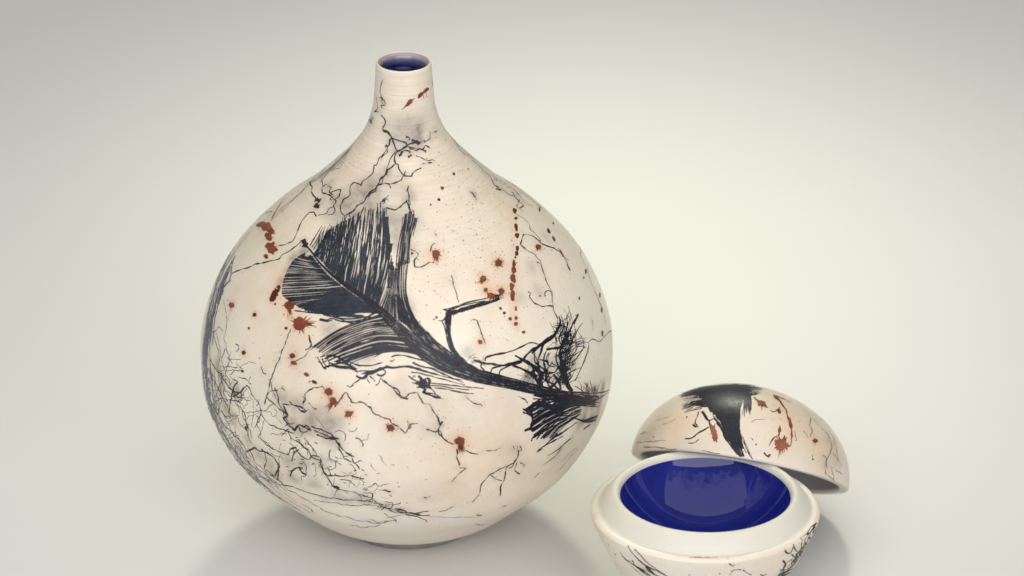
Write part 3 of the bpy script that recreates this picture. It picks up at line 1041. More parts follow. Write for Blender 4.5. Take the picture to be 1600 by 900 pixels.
# ---- carbon hair lines (each one a line of its own)
E_LINES = [
    ([(762, 0), (778, 15), (795, 35), (800, 60), (798, 85), (782, 105), (780, 138), (815, 150), (840, 175), (862, 205)], 1.5),
    ([(862, 205), (835, 215), (832, 245), (818, 275), (800, 270), (812, 262), (820, 290), (780, 345), (745, 380), (730, 420), (720, 440), (700, 440), (695, 490), (690, 512), (640, 550), (600, 580), (582, 622)], 1.2),
    ([(582, 608), (520, 592), (492, 620), (488, 665), (492, 690), (470, 725), (430, 740), (405, 790), (402, 820), (415, 860), (445, 890)], 1.4),
    ([(862, 205), (920, 225), (980, 242), (990, 262), (940, 300), (905, 318)], 1.4), ([(862, 210), (875, 250), (890, 290), (905, 318)], 1.3),
    ([(905, 318), (960, 290), (1000, 262), (1050, 240), (1090, 230)], 2.2), ([(905, 318), (882, 360), (878, 400), (890, 430), (912, 428), (918, 470), (940, 510), (970, 535)], 1.4),
    ([(895, 322), (860, 360), (835, 410), (815, 460), (812, 480)], 1.0), ([(884, 430), (850, 465), (812, 485), (795, 530), (760, 560), (735, 610), (712, 645), (670, 665), (650, 700), (630, 730), (615, 760), (560, 790), (520, 840), (440, 888)], 1.9),
    ([(820, 490), (810, 520), (790, 530), (770, 560), (772, 590), (745, 615)], 1.4), ([(720, 640), (712, 672), (690, 680), (670, 690), (650, 720)], 1.4),
    ([(735, 612), (790, 600), (845, 605), (900, 590), (940, 570), (955, 540), (970, 535), (1030, 535), (1035, 510), (1080, 480), (1115, 462)], 1.3),
    ([(820, 600), (845, 620), (850, 642)], 1.0), ([(965, 540), (968, 510), (978, 490)], 1.0), ([(940, 315), (970, 310), (1000, 315), (1018, 335)], 1.3),
    ([(918, 355), (935, 350), (938, 330), (955, 318)], [3.0, 1.6]), ([(998, 365), (1030, 348)], 2.0), ([(980, 190), (1005, 195), (1012, 218)], 1.5),
    ([(1000, 280), (1050, 290), (1080, 295), (1130, 298), (1155, 265), (1190, 285)], 1.4), ([(1010, 290), (1070, 310), (1110, 295), (1160, 318)], 1.4),
    ([(1070, 355), (1130, 380), (1180, 400), (1210, 392), (1235, 402)], 1.1), ([(1125, 432), (1170, 425), (1210, 415)], 1.1),
    ([(1030, 215), (1070, 235), (1100, 255)], 3.0), ([(1040, 245), (1085, 225)], 2.6), ([(1095, 240), (1125, 232), (1150, 220), (1140, 240), (1180, 215), (1190, 200)], 0.9),
    ([(1188, 145), (1195, 165), (1192, 195)], 0.9), ([(1225, 150), (1250, 140)], 1.0), ([(1005, 622), (995, 655), (985, 670)], 1.0), ([(1005, 700), (1010, 740)], 0.8),
    ([(810, 812), (850, 820), (885, 835), (930, 810), (950, 780), (990, 745)], 1.1), ([(985, 750), (1000, 790), (1010, 830), (1020, 855)], 1.6), ([(1000, 800), (1020, 780), (1010, 745)], 1.0),
    ([(770, 765), (790, 730), (830, 705)], 1.6), ([(780, 780), (800, 745), (820, 735)], 1.0),
    ([(690, 15), (680, 45), (665, 65)], 1.4), ([(655, 40), (675, 45)], 1.0)]
for p_, w_ in E_LINES:
    hair(SV, 'E', p_, w_, 0.35)
for p_, w_ in (([(240, 262), (228, 300), (220, 340), (235, 380), (240, 400)], 1.0), ([(195, 375), (205, 420), (205, 450), (180, 470), (210, 468)], 1.1),
               ([(220, 375), (245, 395), (250, 425), (225, 430), (235, 445)], 1.2), ([(240, 380), (225, 405), (240, 420)], 1.0), ([(165, 505), (155, 525), (170, 545)], 1.0),
               ([(553, 262), (556, 300)], 1.6)):
    hair(SV, 'M', p_, w_, 0.35)
# left shoulder
for p_, w_ in (([(515, 235), (530, 260), (522, 280), (545, 310)], 1.6), ([(545, 312), (560, 325), (540, 340), (560, 350)], [5, 4.5, 4, 2]), ([(540, 318), (566, 318)], 4.5), ([(538, 345), (560, 342)], 3.0),
               ([(572, 262), (590, 245), (615, 262), (605, 280), (620, 295), (600, 290)], 1.3), ([(572, 262), (570, 285), (595, 292), (612, 300), (635, 320), (622, 345)], 1.3),
               ([(605, 285), (640, 268), (655, 270), (645, 300), (630, 310)], 1.5), ([(622, 300), (608, 312), (615, 318)], 1.2),
               ([(622, 345), (600, 355), (590, 375), (555, 385)], 1.3), ([(622, 345), (628, 365), (618, 382), (595, 380)], 1.1),
               ([(545, 388), (535, 370), (515, 372), (480, 410), (470, 435), (460, 465), (440, 500), (415, 512), (382, 518)], 1.4),
               ([(480, 500), (460, 515), (420, 545), (395, 562), (386, 576), (340, 588), (280, 600), (250, 615), (215, 622), (175, 640)], 1.5),
               ([(490, 490), (500, 500), (485, 520), (510, 525)], [3, 4, 3]), ([(485, 500), (505, 518)], 4.0), ([(480, 497), (500, 488)], 1.6),
               ([(700, 90), (660, 145), (625, 175), (600, 190), (570, 230), (575, 260)], 1.0), ([(690, 95), (640, 150), (590, 190), (550, 225), (515, 240)], 1.4),
               ([(380, 365), (420, 335), (470, 290), (510, 245)], 1.0), ([(640, 140), (600, 190)], 1.0),
               ([(838, 5), (860, 15), (878, 40), (862, 80), (850, 82), (858, 105), (830, 135)], 1.2)):
    hair(SV, 'L', p_, w_, 0.45)
# right shoulder and side
I_LINES = [([(405, 148), (428, 165), (432, 188)], 1.3), ([(415, 150), (425, 175)], 1.2), ([(240, 345), (245, 355)], 1.2), ([(238, 390), (222, 405), (218, 430)], 1.3),
           ([(125, 420), (150, 430), (160, 445), (140, 470), (145, 500), (175, 503), (215, 482), (235, 480)], 1.2), ([(315, 540), (325, 580), (340, 630), (350, 668)], 1.0),
           ([(415, 2), (460, 40), (495, 75), (520, 120), (540, 130)], 1.3), ([(520, 118), (545, 140), (525, 135)], 2.0), ([(545, 135), (580, 158), (610, 170), (630, 190), (655, 215), (635, 225)], 1.4),
           ([(600, 150), (620, 180), (650, 210)], 1.6), ([(605, 230), (620, 255), (650, 270), (680, 295), (690, 330), (715, 350), (735, 380)], 1.0),
           ([(735, 380), (695, 355), (650, 345), (640, 395), (660, 415)], 1.3), ([(660, 415), (700, 440), (730, 470), (745, 520), (765, 580), (785, 620), (790, 670), (800, 720), (815, 745)], 1.3),
           ([(700, 355), (735, 390), (770, 405), (800, 415), (830, 435)], 1.6), ([(820, 420), (845, 455), (870, 510)], 1.6), ([(835, 450), (865, 468)], 1.0),
           ([(675, 618), (690, 625), (680, 640), (705, 670), (740, 688), (775, 682), (795, 690)], 1.2), ([(755, 640), (752, 620), (770, 612), (782, 618)], 1.1), ([(728, 635), (732, 640)], 2.4),
           ([(715, 478), (730, 485)], 1.0), ([(415, 748), (435, 748), (445, 780), (455, 810), (468, 840), (475, 860)], 1.3), ([(900, 860), (960, 855), (975, 838), (1010, 852), (1050, 810), (1065, 800)], 1.0),
           ([(600, 110), (640, 150), (690, 185), (740, 222)], 0.9), ([(540, 90), (600, 130), (640, 170)], 0.8), ([(110, 130), (118, 170), (115, 200), (125, 240)], 1.0), ([(10, 225), (50, 235), (80, 215), (110, 190)], 1.0),
           ([(975, 750), (980, 800)], 0.7)]
for p_, w_ in I_LINES:
    hair(SV, 'I', p_, w_, 0.4)
for a_ in ([(770, 275), (790, 290), (806, 300), (818, 316), (832, 322)], [(790, 282), (812, 296), (835, 315), (852, 332)], [(704, 212), (712, 226), (722, 236), (738, 248)], [(708, 216), (722, 238)],
           [(800, 300), (812, 312), (806, 322), (816, 330)], [(462, 308), (480, 292), (500, 276), (520, 262)], [(440, 330), (462, 308)], [(500, 285), (512, 270), (530, 262), (540, 248)],
           [(350, 470), (356, 500), (350, 530), (358, 560), (352, 590)], [(338, 520), (345, 550), (340, 580), (350, 610)], [(930, 455), (940, 480), (946, 505)]):
    hair(SV, 'P', a_, 0.9, .6, 'ink_grey')
# lower left net of hair lines
J_LINES = [([(355, 80), (330, 150), (300, 220), (280, 280), (270, 320), (262, 350)], 1.0), ([(420, 100), (430, 140), (410, 180), (380, 192), (360, 200)], 0.9),
           ([(185, 290), (200, 280), (215, 310), (245, 350), (250, 380), (235, 425), (245, 450), (240, 470)], 1.1), ([(245, 385), (280, 425), (330, 440), (365, 455)], 1.1),
           ([(262, 350), (270, 325), (300, 350), (330, 380), (350, 420), (370, 440)], 1.1), ([(280, 260), (290, 300), (310, 335), (320, 360), (345, 400)], 1.0),
           ([(300, 290), (312, 320), (310, 345)], 1.1), ([(270, 320), (290, 300), (310, 300)], 1.0), ([(330, 355), (345, 390), (330, 400), (350, 430), (370, 445), (385, 425), (410, 430), (430, 445)], 2.0),
           ([(385, 430), (395, 450), (415, 452), (430, 440), (415, 425), (395, 428)], 1.3), ([(430, 430), (460, 440), (500, 455), (520, 480), (540, 510), (560, 530), (585, 540)], 1.6),
           ([(450, 460), (480, 470), (515, 475), (535, 500)], 1.8), ([(440, 445), (470, 458), (500, 470), (530, 475)], 1.4), ([(530, 505), (550, 545), (580, 560), (605, 585)], 1.3),
           ([(500, 515), (490, 540), (500, 552), (525, 555)], 0.9), ([(325, 350), (365, 350), (390, 375), (410, 380)], 1.1), ([(350, 340), (380, 360), (400, 365)], 1.0),
           ([(400, 345), (408, 310), (435, 290), (470, 285), (482, 310)], 1.1), ([(400, 350), (408, 330), (398, 320)], 1.2), ([(375, 355), (400, 358), (415, 375), (395, 375)], 1.3),
           ([(420, 345), (440, 370), (450, 365)], 1.0), ([(515, 360), (540, 325), (555, 312), (575, 345), (620, 345), (640, 360), (660, 385), (710, 405), (745, 435), (768, 455), (782, 430), (790, 420)], 1.2),
           ([(490, 360), (505, 345), (500, 325)], 1.1), ([(725, 290), (745, 300), (755, 320), (780, 330)], 1.4),
           ([(245, 470), (290, 510), (330, 530), (350, 535), (355, 515), (375, 505), (380, 520), (395, 535), (420, 550), (435, 535)], 1.3),
           ([(375, 480), (400, 500), (420, 520), (432, 540), (460, 550), (470, 580), (490, 605), (530, 610), (580, 608), (620, 618)], 1.4), ([(405, 470), (430, 500), (440, 520)], 1.0),
           ([(435, 535), (460, 540), (470, 560), (475, 590), (495, 625), (510, 645), (525, 652)], 1.3), ([(510, 648), (530, 645), (525, 658)], [3, 3.5]),
           ([(355, 610), (358, 590), (385, 575), (400, 580)], 1.2), ([(385, 575), (400, 600), (415, 605)], [2, 3, 2]), ([(360, 555), (370, 520), (385, 515)], 1.1),
           ([(590, 472), (610, 478), (620, 495), (612, 502)], 1.0), ([(615, 655), (632, 658)], 1.4), ([(690, 662), (718, 666)], [1, 2, 1]),
           ([(530, 655), (590, 665), (640, 690), (680, 715), (720, 735), (785, 750)], 1.2), ([(740, 728), (760, 732), (775, 738)], [3, 3.5, 2]),
           ([(60, 60), (75, 90), (90, 130), (100, 170)], 0.9), ([(65, 190), (90, 230), (108, 240), (105, 270), (90, 300)], 1.2), ([(50, 210), (70, 250), (100, 300), (120, 350), (140, 390)], 1.4),
           ([(100, 240), (130, 290), (150, 300), (140, 340), (130, 380), (135, 400)], 1.5), ([(150, 325), (180, 305), (188, 290)], 1.6), ([(150, 335), (170, 360), (190, 380), (195, 420), (200, 450)], 1.1),
           ([(150, 260), (165, 270), (150, 290), (145, 310), (155, 330)], 1.4), ([(145, 300), (170, 310), (185, 320)], 1.2),
           ([(180, 370), (185, 400), (205, 430), (215, 470)], 1.1), ([(195, 520), (200, 550), (215, 580), (240, 605), (280, 625)], 1.4), ([(195, 520), (225, 508), (260, 520), (270, 550), (262, 580), (300, 610), (318, 575), (300, 545), (270, 520)], 1.5),
           ([(250, 510), (290, 540), (310, 570), (315, 600), (310, 625)], 1.6), ([(205, 510), (230, 560), (260, 590), (310, 620)], 1.3),
           ([(275, 620), (320, 640), (370, 650), (420, 670), (500, 690), (560, 695), (640, 700), (690, 712)], 1.3), ([(310, 620), (350, 660), (420, 700), (470, 730), (520, 748), (580, 765), (630, 775), (680, 780), (735, 770)], 1.1),
           ([(440, 695), (480, 700), (560, 712), (650, 715), (720, 728)], 0.9), ([(640, 765), (670, 775), (700, 770)], 1.1), ([(570, 785), (620, 795), (680, 785)], 0.9),
           ([(100, 440), (120, 490), (150, 540), (190, 580), (235, 625)], 1.2), ([(150, 530), (180, 570), (220, 610)], 1.0), ([(400, 710), (420, 720), (440, 740)], .9),
           ([(250, 215), (255, 235), (268, 240)], 1.0), ([(322, 290), (335, 300)], 1.2), ([(60, 320), (90, 380), (120, 430), (170, 480), (215, 540)], 1.6),
           ([(120, 150), (105, 190), (120, 240), (140, 280)], .9), ([(80, 90), (95, 70), (110, 85)], .9)]
for p_, w_ in J_LINES:
    hair(SV, 'J', p_, np.asarray(w_) * 1.15, 0.7)
wb_ = Marks(SV, 0.00005)
for k in range(120):             # fine web between the main lines, drifting down to the right
    u = rng.rand()
    c = np.array([345 + 260 * u, 575 + 200 * u ** 0.8 + rng.randn() * 34])
    if k % 3 == 0:
        c = np.array([rng.uniform(322, 372), rng.uniform(560, 720)])
    g = 1.2 - 1.1 * u + rng.randn() * 0.5
    P = [c.copy()]
    for i in range(rng.randint(3, 8)):
        g += rng.randn() * 0.7 - 0.08 * (g - (1.1 - u))
        c = c + np.array([math.cos(g), math.sin(g)]) * rng.uniform(3, 7)
        P.append(c.copy())
    wb_.ribbon(np.array(P), rng.uniform(.5, 1.3), crinkle=.5, smooth=False, step=1.5)
wb_.make('carbon_web', 'ink_fine', 'web of hair-thin carbon lines on the lower left', kind='stuff')
# lower right lines
K_LINES = [([(0, 265), (30, 290), (60, 325), (75, 330), (90, 312), (120, 308), (140, 345), (165, 350), (180, 380), (195, 400), (203, 425)], 1.4), ([(198, 420), (206, 425), (212, 412)], 3.0),
           ([(203, 425), (195, 445), (200, 460), (230, 485), (250, 495)], 1.5), ([(152, 440), (185, 450), (200, 445), (215, 475)], 1.4), ([(265, 510), (262, 540), (272, 570)], 1.4),
           ([(290, 515), (315, 525), (340, 530)], [1.6, 1.4, .8]), ([(272, 578), (296, 580), (270, 600), (245, 630)], 1.0), ([(368, 517), (400, 518), (420, 508)], 1.1),
           ([(480, 500), (485, 520), (480, 545), (462, 575), (450, 580)], 1.2), ([(485, 530), (470, 560), (440, 580), (435, 620), (420, 650), (418, 680)], 1.4), ([(445, 570), (410, 590), (380, 605), (350, 640), (345, 670), (318, 702)], 1.4),
           ([(380, 602), (400, 618), (425, 626)], 1.2), ([(490, 500), (497, 515), (480, 520)], 1.0), ([(470, 590), (490, 602)], 1.2), ([(480, 560), (470, 585), (488, 600)], 1.1), ([(465, 500), (470, 515)], 1.0), ([(490, 560), (508, 570), (500, 575)], 0.9),
           ([(85, 410), (90, 440), (100, 418), (122, 420)], 0.9), ([(200, 738), (225, 732), (250, 717)], [.8, 1.5, .8]), ([(0, 722), (50, 735), (100, 750), (150, 765), (155, 775)], 1.2), ([(60, 740), (110, 742), (160, 735)], [2, 3, 1.4]), ([(40, 728), (70, 732)], 3.4),
           ([(90, 752), (120, 748), (165, 752)], [1, 4, 2]), ([(0, 745), (40, 765), (45, 775)], 1.0), ([(10, 760), (60, 750)], .8), ([(330, 782), (360, 786)], 1.1), ([(335, 748), (352, 752)], 1.6), ([(425, 722), (440, 716)], 1.2), ([(0, 660), (25, 666)], 1.1), ([(143, 687), (155, 687)], 1.3),
           ([(320, 345), (350, 350), (353, 358)], 1.2), ([(290, 318), (320, 345)], 0.7), ([(165, 755), (250, 760), (330, 756)], 0.6)]
for p_, w_ in K_LINES:
    hair(SV, 'K', p_, w_, 0.45)
for k in range(46):            # little nicks scattered along the lower left
    c = np.array([rng.uniform(430, 640), 0.0])
    c[1] = 700 + (c[0] - 430) * 0.36 + rng.randn() * 26
    if k == 0:
        m_ = Marks(SV)
    a_ = rng.uniform(-0.2, 0.6)
    m_.ribbon([c, c + np.array([math.cos(a_), math.sin(a_)]) * rng.uniform(2, 6)], rng.uniform(.7, 1.6))
m_.make('carbon_nick', 'ink_fine', kind='stuff')

# left limb: fine combed soot hugging the edge
le = Marks(SV, 0.00006)
for k in range(80):
    t_ = rng.uniform(0, 1)
    y0 = 560 + t_ * 190
    off = abs(rng.randn()) * 11 + 3
    def edge(y):
        return np.interp(y, [380, 400, 427, 451, 500, 544, 588, 620, 645, 684, 724, 744, 766, 792, 818, 830], [367, 354, 340, 331, 319, 314, 315, 319, 324, 343, 369, 388, 412, 448, 495, 520])
    L_ = rng.uniform(25, 80)
    ys = np.linspace(y0, min(y0 + L_, 822), 7)
    P = np.stack([edge(ys) + off + rng.randn(7) * 1.2, ys - off * 0.35], 1)
    le.ribbon(P, rng.uniform(1.0, 3.4) * (1.4 if off < 9 else .6), crinkle=0.4)
le.make('combed_soot', 'ink_grey')
ls = Marks(SV, 0.00006)
for k in range(90):
    y0 = rng.uniform(385, 560)
    off = rng.uniform(2.2, np.interp(y0, [385, 425, 470, 520, 560], [9, 22, 15, 10, 8]))
    ys = np.linspace(y0, y0 + rng.uniform(30, 90), 7)
    P = np.stack([edge(ys) + off + rng.randn(7) * 0.5, ys], 1)
    ls.ribbon(P, [1.5, 3.2, 3.4, 2.0], wv=0.3)
for a_, w_ in (([(65, 430), (58, 445), (50, 470)], 2.0), ([(600, 0), (575, 80), (560, 160), (545, 250), (520, 340), (480, 400), (440, 450)], 3.5), ([(440, 460), (445, 500), (430, 550)], 1.6),
               ([(550, 330), (500, 390), (450, 430)], 3.0), ([(340, 560), (330, 700), (320, 880)], 1.0), ([(400, 560), (350, 640), (300, 800)], 1.2)):
    x0, y0, s_ = 300, 400, 9
    ls.ribbon(np.array(a_) / s_ + np.array([x0, y0]), w_, crinkle=0.4)
ls.make('soot_patch', 'ink_grey', 'blue-grey sooty patch hugging the left edge')

# ---- iron red spots: (x, y, radius, rays, drip)
SPOTS = [(681, 397, 8, 16, (0, 1), 1), (779, 411, 6.5, 18, None, 1), (755, 436, 6, 18, (-.3, .6), 1), (759, 453, 3.4, 3, None, 1), (767, 462, 5, 2, None, 1.3),
         (783, 455, 6, 6, (.2, 1), 1), (841, 386, 5, 12, None, 1), (750, 534, 4, 0, None, 1), (797, 498, 3, 0, None, 1), (806, 506, 3.2, 0, None, 1), (818, 519, 2.8, 0, None, 1), (788, 489, 2.6, 0, None, 1), (782, 482, 2.6, 1, None, 1),
         (468, 506, 12, 26, (.8, -.1), 1), (452, 478, 8, 14, (.2, 1), 1.2), (362, 477, 4.5, 4, (-.4, 1), 1), (398, 492, 3.2, 0, None, 1), (389, 513, 2.2, 0, None, 1), (381, 551, 3.4, 0, None, 1), (379, 580, 2.4, 0, None, 1),
         (447, 513, 2.6, 0, None, 1), (545, 647, 6, 22, None, 1), (610, 668, 6, 22, None, 1), (718, 690, 9, 18, (.2, 1), 1.1), (521, 627, 7, 12, (-.8, 1), 1), (514, 612, 6, 4, None, 1.2),
         (457, 556, 4.5, 4, None, 1), (459, 567, 3.4, 2, (-1, .4), 1.6), (479, 585, 3, 0, None, 1.6), (491, 597, 2.8, 0, None, 1.9), (484, 596, 1.4, 0, None, 1),
         (691, 294, 3, 0, None, 1), (686, 312, 2.6, 0, None, 1), (709, 272, 2.4, 0, None, 1), (673, 320, 1.6, 0, None, 1), (682, 496, 2.2, 0, None, 1), (678, 499, 1.5, 0, None, 1),
         (385, 668, 3, 3, (0, 1), 1), (644, 396, 2.2, 0, None, 1), (620, 413, 2.2, 0, None, 1)]
for x, y, r, rays, drip, stch in SPOTS:
    m_ = Marks(SV, 0.00012)
    m_.blot((x, y), r * (0.82 if rays > 5 else .95), 0.22, stch, rng.uniform(0, .5), int(rays * 1.7), 1.9, drip)
    for _ in range(rays // 4):
        a_ = rng.uniform(0, 6.28)
        m_.blot((x + math.cos(a_) * r * rng.uniform(1.6, 2.6), y + math.sin(a_) * r * rng.uniform(1.6, 2.6)), rng.uniform(.5, 1.0), .2)
    m_.make('iron_spot', 'rust' if r > 3.5 or rng.rand() < .6 else 'rust_dark')
# stretched drops down the right of the body, one after another
for x, y, rx, ry in ((804, 329, 3, 4), (806, 341, 2.4, 2.6), (806, 353, 2.6, 4), (807, 358, 2.4, 3), (808, 368, 3.6, 3.8), (808, 388, 3.0, 4.2), (807, 396, 2.6, 3.6), (805, 402, 1.4, 1.8), (803, 412, 2.8, 6),
                     (803, 422, 4, 6), (801, 434, 4, 6), (803, 438, 3, 4), (799, 448, 3.2, 6), (802, 446, 2, 3), (801, 462, 3.8, 9), (806, 482, 1.8, 4), (806, 497, 2.6, 3.0),
                     (857, 361, 2.0, 4.6), (865, 373, 1.8, 5), (877, 395, 1.6, 5), (888, 418, 1.0, 6), (843, 327, 1.6, 4), (905, 466, 1.5, 2.6), (915, 424, 1.6, 4), (912, 434, 1.2, 2), (937, 461, 1.6, 4), (940, 484, 1.5, 5), (941, 521, 1.8, 5.5),
                     (864, 349, 1.2, 2), (640, 160, 3.0, 10), (657, 148, 2.8, 6), (665, 141, 2.6, 6), (889, 613, 1.5, 3), (929, 610, 1.8, 5)):
    m_ = Marks(SV, 0.00012)
    ang = math.pi / 2 if y > 200 else -0.75
    if 850 < x < 900 and y < 430:
        ang = 1.1
    m_.blot((x, y), rx, 0.3, ry / rx, ang, 2 if ry > 7 else 0, 1.8, (0, 1))
    m_.make('iron_drop', 'rust' if y > 405 or y < 170 else 'rust_dark')
m_ = Marks(SV, 0.00011)
for a_, w_ in (([(637, 163), (632, 168), (628, 171)], [3, 2, 1]), ([(655, 150), (653, 154)], 2), ([(665, 144), (667, 152)], 1), ([(661, 148), (662, 154)], 1)):
    m_.ribbon(a_, w_)
m_.make('iron_streak', 'rust')
for pts_, w_ in (([(475, 640), (462, 615), (440, 590)], 2), ):
    pass
# the big iron stain high on the left shoulder
bs = Marks(SV, 0.00010)
for x, y, r, s_, a_ in ((411, 353, 5.5, 1.3, .4), (417, 356, 6.5, 1.2, .3), (422, 361, 5, 1.3, 1.2), (405, 351, 3.5, 1.2, .5)):
    bs.blot((x, y), r, .6, s_, a_, 6, 1.5, (-.8, -.2))
bs.make('iron_stain', 'rust_light', 'pale orange-brown iron stain on the left shoulder')
bd = Marks(SV, 0.00013)
for x, y, r, s_, a_ in ((424, 386, 7.5, 1.1, 1.2), (421, 372, 4, 1.6, 1.3), (424, 361, 4.5, 1.2, 1), (416, 401, 3.4, 1.1, 0), (418, 368, 3, 1.4, 1), (426, 392, 5, 1, 0)):
    bd.blot((x, y), r, .55, s_, a_, 7, 1.6, (.5, .3))
bd.ribbon([(424, 345), (428, 335), (434, 325), (440, 316), (446, 309)], [1, 3.0, 3.4, 2, .7])
bd.make('iron_splash', 'rust')
bh = Marks(SV, 0.00013)
for x, y, r, s_, a_ in ((432, 455, 4, 1.4, 1), (428, 461, 5, 1.2, 1.4), (436, 449, 3, 1.3, 1), (424, 468, 3, 1.4, 1.2), (430, 475, 1.6, 1, 0), (427, 465, 3.6, 1.3, 1)):
    bh.blot((x, y), r, .5, s_, a_, 4, 1.5, (0, 1))
bh.make('iron_splash', 'rust_dark')
# tiny flecks
fk = Marks(SV, 0.00011)
for k in range(420):
    if k < 260:
        c = (rng.normal(720, 75), rng.normal(400, 75))
    else:
        c = (rng.uniform(350, 800), rng.uniform(260, 780))
    fk.blot(c, rng.uniform(0.35, 0.85) * (1.4 if rng.rand() < .12 else 1), .2)
fk.make('iron_fleck', 'rust_light', 'scatter of tiny rust-brown flecks', kind='stuff')

# marks that go on round the back, so the pot is whole from any side
bk = Marks(SV, 0.00006)
for k in range(34):
    th = rng.uniform(0.25, math.pi - 0.25)
    z = rng.uniform(80, 640) * U
    P = []
    g = rng.uniform(0, 6.28)
    for i in range(rng.randint(10, 26)):
        g += rng.randn() * 0.6
        th += math.cos(g) * 0.035
        z = min(max(z + math.sin(g) * 0.004, 0.02), 0.24)
        r_ = np.interp(z, zo, ro)
        P.append((r_ * math.cos(th), r_ * math.sin(th), z))
    P = np.array(P)
    P, N_ = SV.drop(P)
    bk.strip(P, N_, np.ones(len(P), bool), np.full(len(P), 0.0005))
bk.make('carbon_web', 'ink_fine', kind='stuff')

# ---- stains in the clay itself, and bounced light painted pale underneath
ST = []
def stain(ch, win, pts, r, s_):
    for p_ in px(win, pts):
        ST.append((ch, tuple(p_), r, min(.85, s_ * (1.9 if ch == 0 else 1.15))))
stain(0, 'A', [(300, 420), (330, 370), (380, 320), (450, 270), (520, 230), (600, 200), (660, 220)], 16, .30)
stain(0, 'A', [(560, 90), (620, 80), (470, 200), (700, 230), (730, 350), (780, 300), (800, 420), (440, 130), (380, 200)], 18, .22)
stain(0, 'A', [(120, 520), (80, 600), (140, 460), (200, 420)], 9, .35)
stain(0, 'A', [(400, 500), (520, 560), (620, 640), (300, 560), (200, 600), (480, 720), (720, 720), (780, 780)], 18, .42)
stain(0, 'B', [(300, 330), (450, 300), (600, 300), (760, 300), (250, 240), (500, 420), (380, 440)], 15, .30)
stain(0, 'B', [(880, 340), (1000, 420), (1100, 480)], 11, .5)
stain(0, 'E', [(1060, 180), (1080, 120), (1080, 230), (1070, 260), (1000, 250)], 9, .36)
stain(0, 'E', [(960, 150), (900, 130), (1010, 60), (1100, 60), (900, 260)], 17, .16)
stain(0, 'E', [(600, 640), (540, 720), (460, 820), (660, 600), (800, 520), (700, 760)], 16, .24)
stain(0, 'E', [(440, 340), (360, 430), (260, 520), (160, 570)], 11, .30)
stain(0, 'C', [(640, 690), (660, 660), (690, 700)], 7, .4)
stain(0, 'C', [(780, 600), (860, 560), (900, 640), (960, 560), (820, 700), (700, 560)], 13, .35)
stain(0, 'C', [(1080, 790), (1100, 830), (1130, 800), (1160, 840), (1180, 740)], 10, .62)
stain(0, 'D', [(820, 330), (880, 320), (930, 330), (960, 370), (920, 420), (860, 430), (950, 430)], 11, .62)
stain(0, 'D', [(560, 380), (640, 420), (700, 450), (620, 500)], 12, .40)
stain(0, 'D', [(830, 480), (780, 560), (700, 640)], 10, .18)
stain(0, 'J', [(350, 400), (390, 440), (440, 440), (480, 430), (330, 340), (380, 350), (430, 400), (470, 380), (520, 420), (500, 470)], 14, .30)
stain(0, 'J', [(280, 560), (240, 530), (300, 600), (350, 560), (400, 560), (370, 620), (440, 640), (520, 680), (600, 690), (460, 560)], 14, .26)
stain(0, 'J', [(110, 260), (100, 300), (120, 360), (150, 400), (200, 480), (90, 200), (70, 120), (160, 300)], 12, .34)
stain(0, 'J', [(640, 700), (700, 715), (760, 735), (560, 700), (480, 690)], 9, .24)
stain(0, 'P', [(347, 430), (336, 455), (329, 480), (322, 520), (319, 560)], 9, .45)
stain(0, 'P', [(352, 418), (362, 402)], 8, .35)
stain(0, 'P', [(372, 385), (385, 368), (330, 480), (340, 450), (326, 560), (328, 600), (334, 640)], 12, .22)
stain(0, 'L', [(560, 330), (600, 290), (640, 300), (600, 250)], 13, .16)
stain(0, 'I', [(690, 500), (720, 600), (640, 640), (760, 360), (470, 60), (560, 140), (620, 180), (690, 160)], 12, .14)
stain(0, 'I', [(60, 130), (100, 260), (140, 300), (130, 180)], 17, .18)
stain(0, 'K', [(300, 160), (90, 60), (160, 120)], 9, .2)
stain(0, 'K', [(330, 180), (200, 330), (60, 260), (450, 520), (180, 440), (620, 540)], 20, .08)
for x, y, r, rays, drip, stch in SPOTS:
    if r > 3:
        ST.append((1, (x, y), r * 1.6 + 3, .6))
for y in range(325, 500, 12):
    ST.append((1, (803, y), 8, .32))
stain(1, 'L', [(320, 440), (340, 470), (350, 520), (370, 380)], 13, .5)
stain(1, 'L', [(370, 700), (390, 660), (355, 740)], 12, .4)
stain(1, 'M', [(400, 420), (490, 360)], 5, .3)
stain(1, 'P', [(560, 250), (520, 285), (470, 330), (600, 300)], 30, .07)
stain(1, 'P', [(700, 330), (760, 380), (720, 420), (680, 360), (780, 320), (660, 300)], 34, .08)
stain(1, 'P', [(860, 640), (800, 680), (740, 740), (820, 720)], 40, .07)
stain(2, 'P', [(500, 820), (560, 830), (620, 838), (680, 838), (740, 825), (790, 805), (640, 815), (570, 812), (700, 815)], 24, .75)  # underside painted paler for light bounced off the table, next line too
stain(2, 'P', [(870, 760), (900, 715), (925, 665), (830, 790)], 18, .5)
for k in range(50):
    a_ = rng.uniform(420, 900), rng.uniform(240, 780)
    ST.append((int(rng.choice([0, 0, 1, 2])), a_, rng.uniform(10, 45), rng.uniform(.03, .13)))
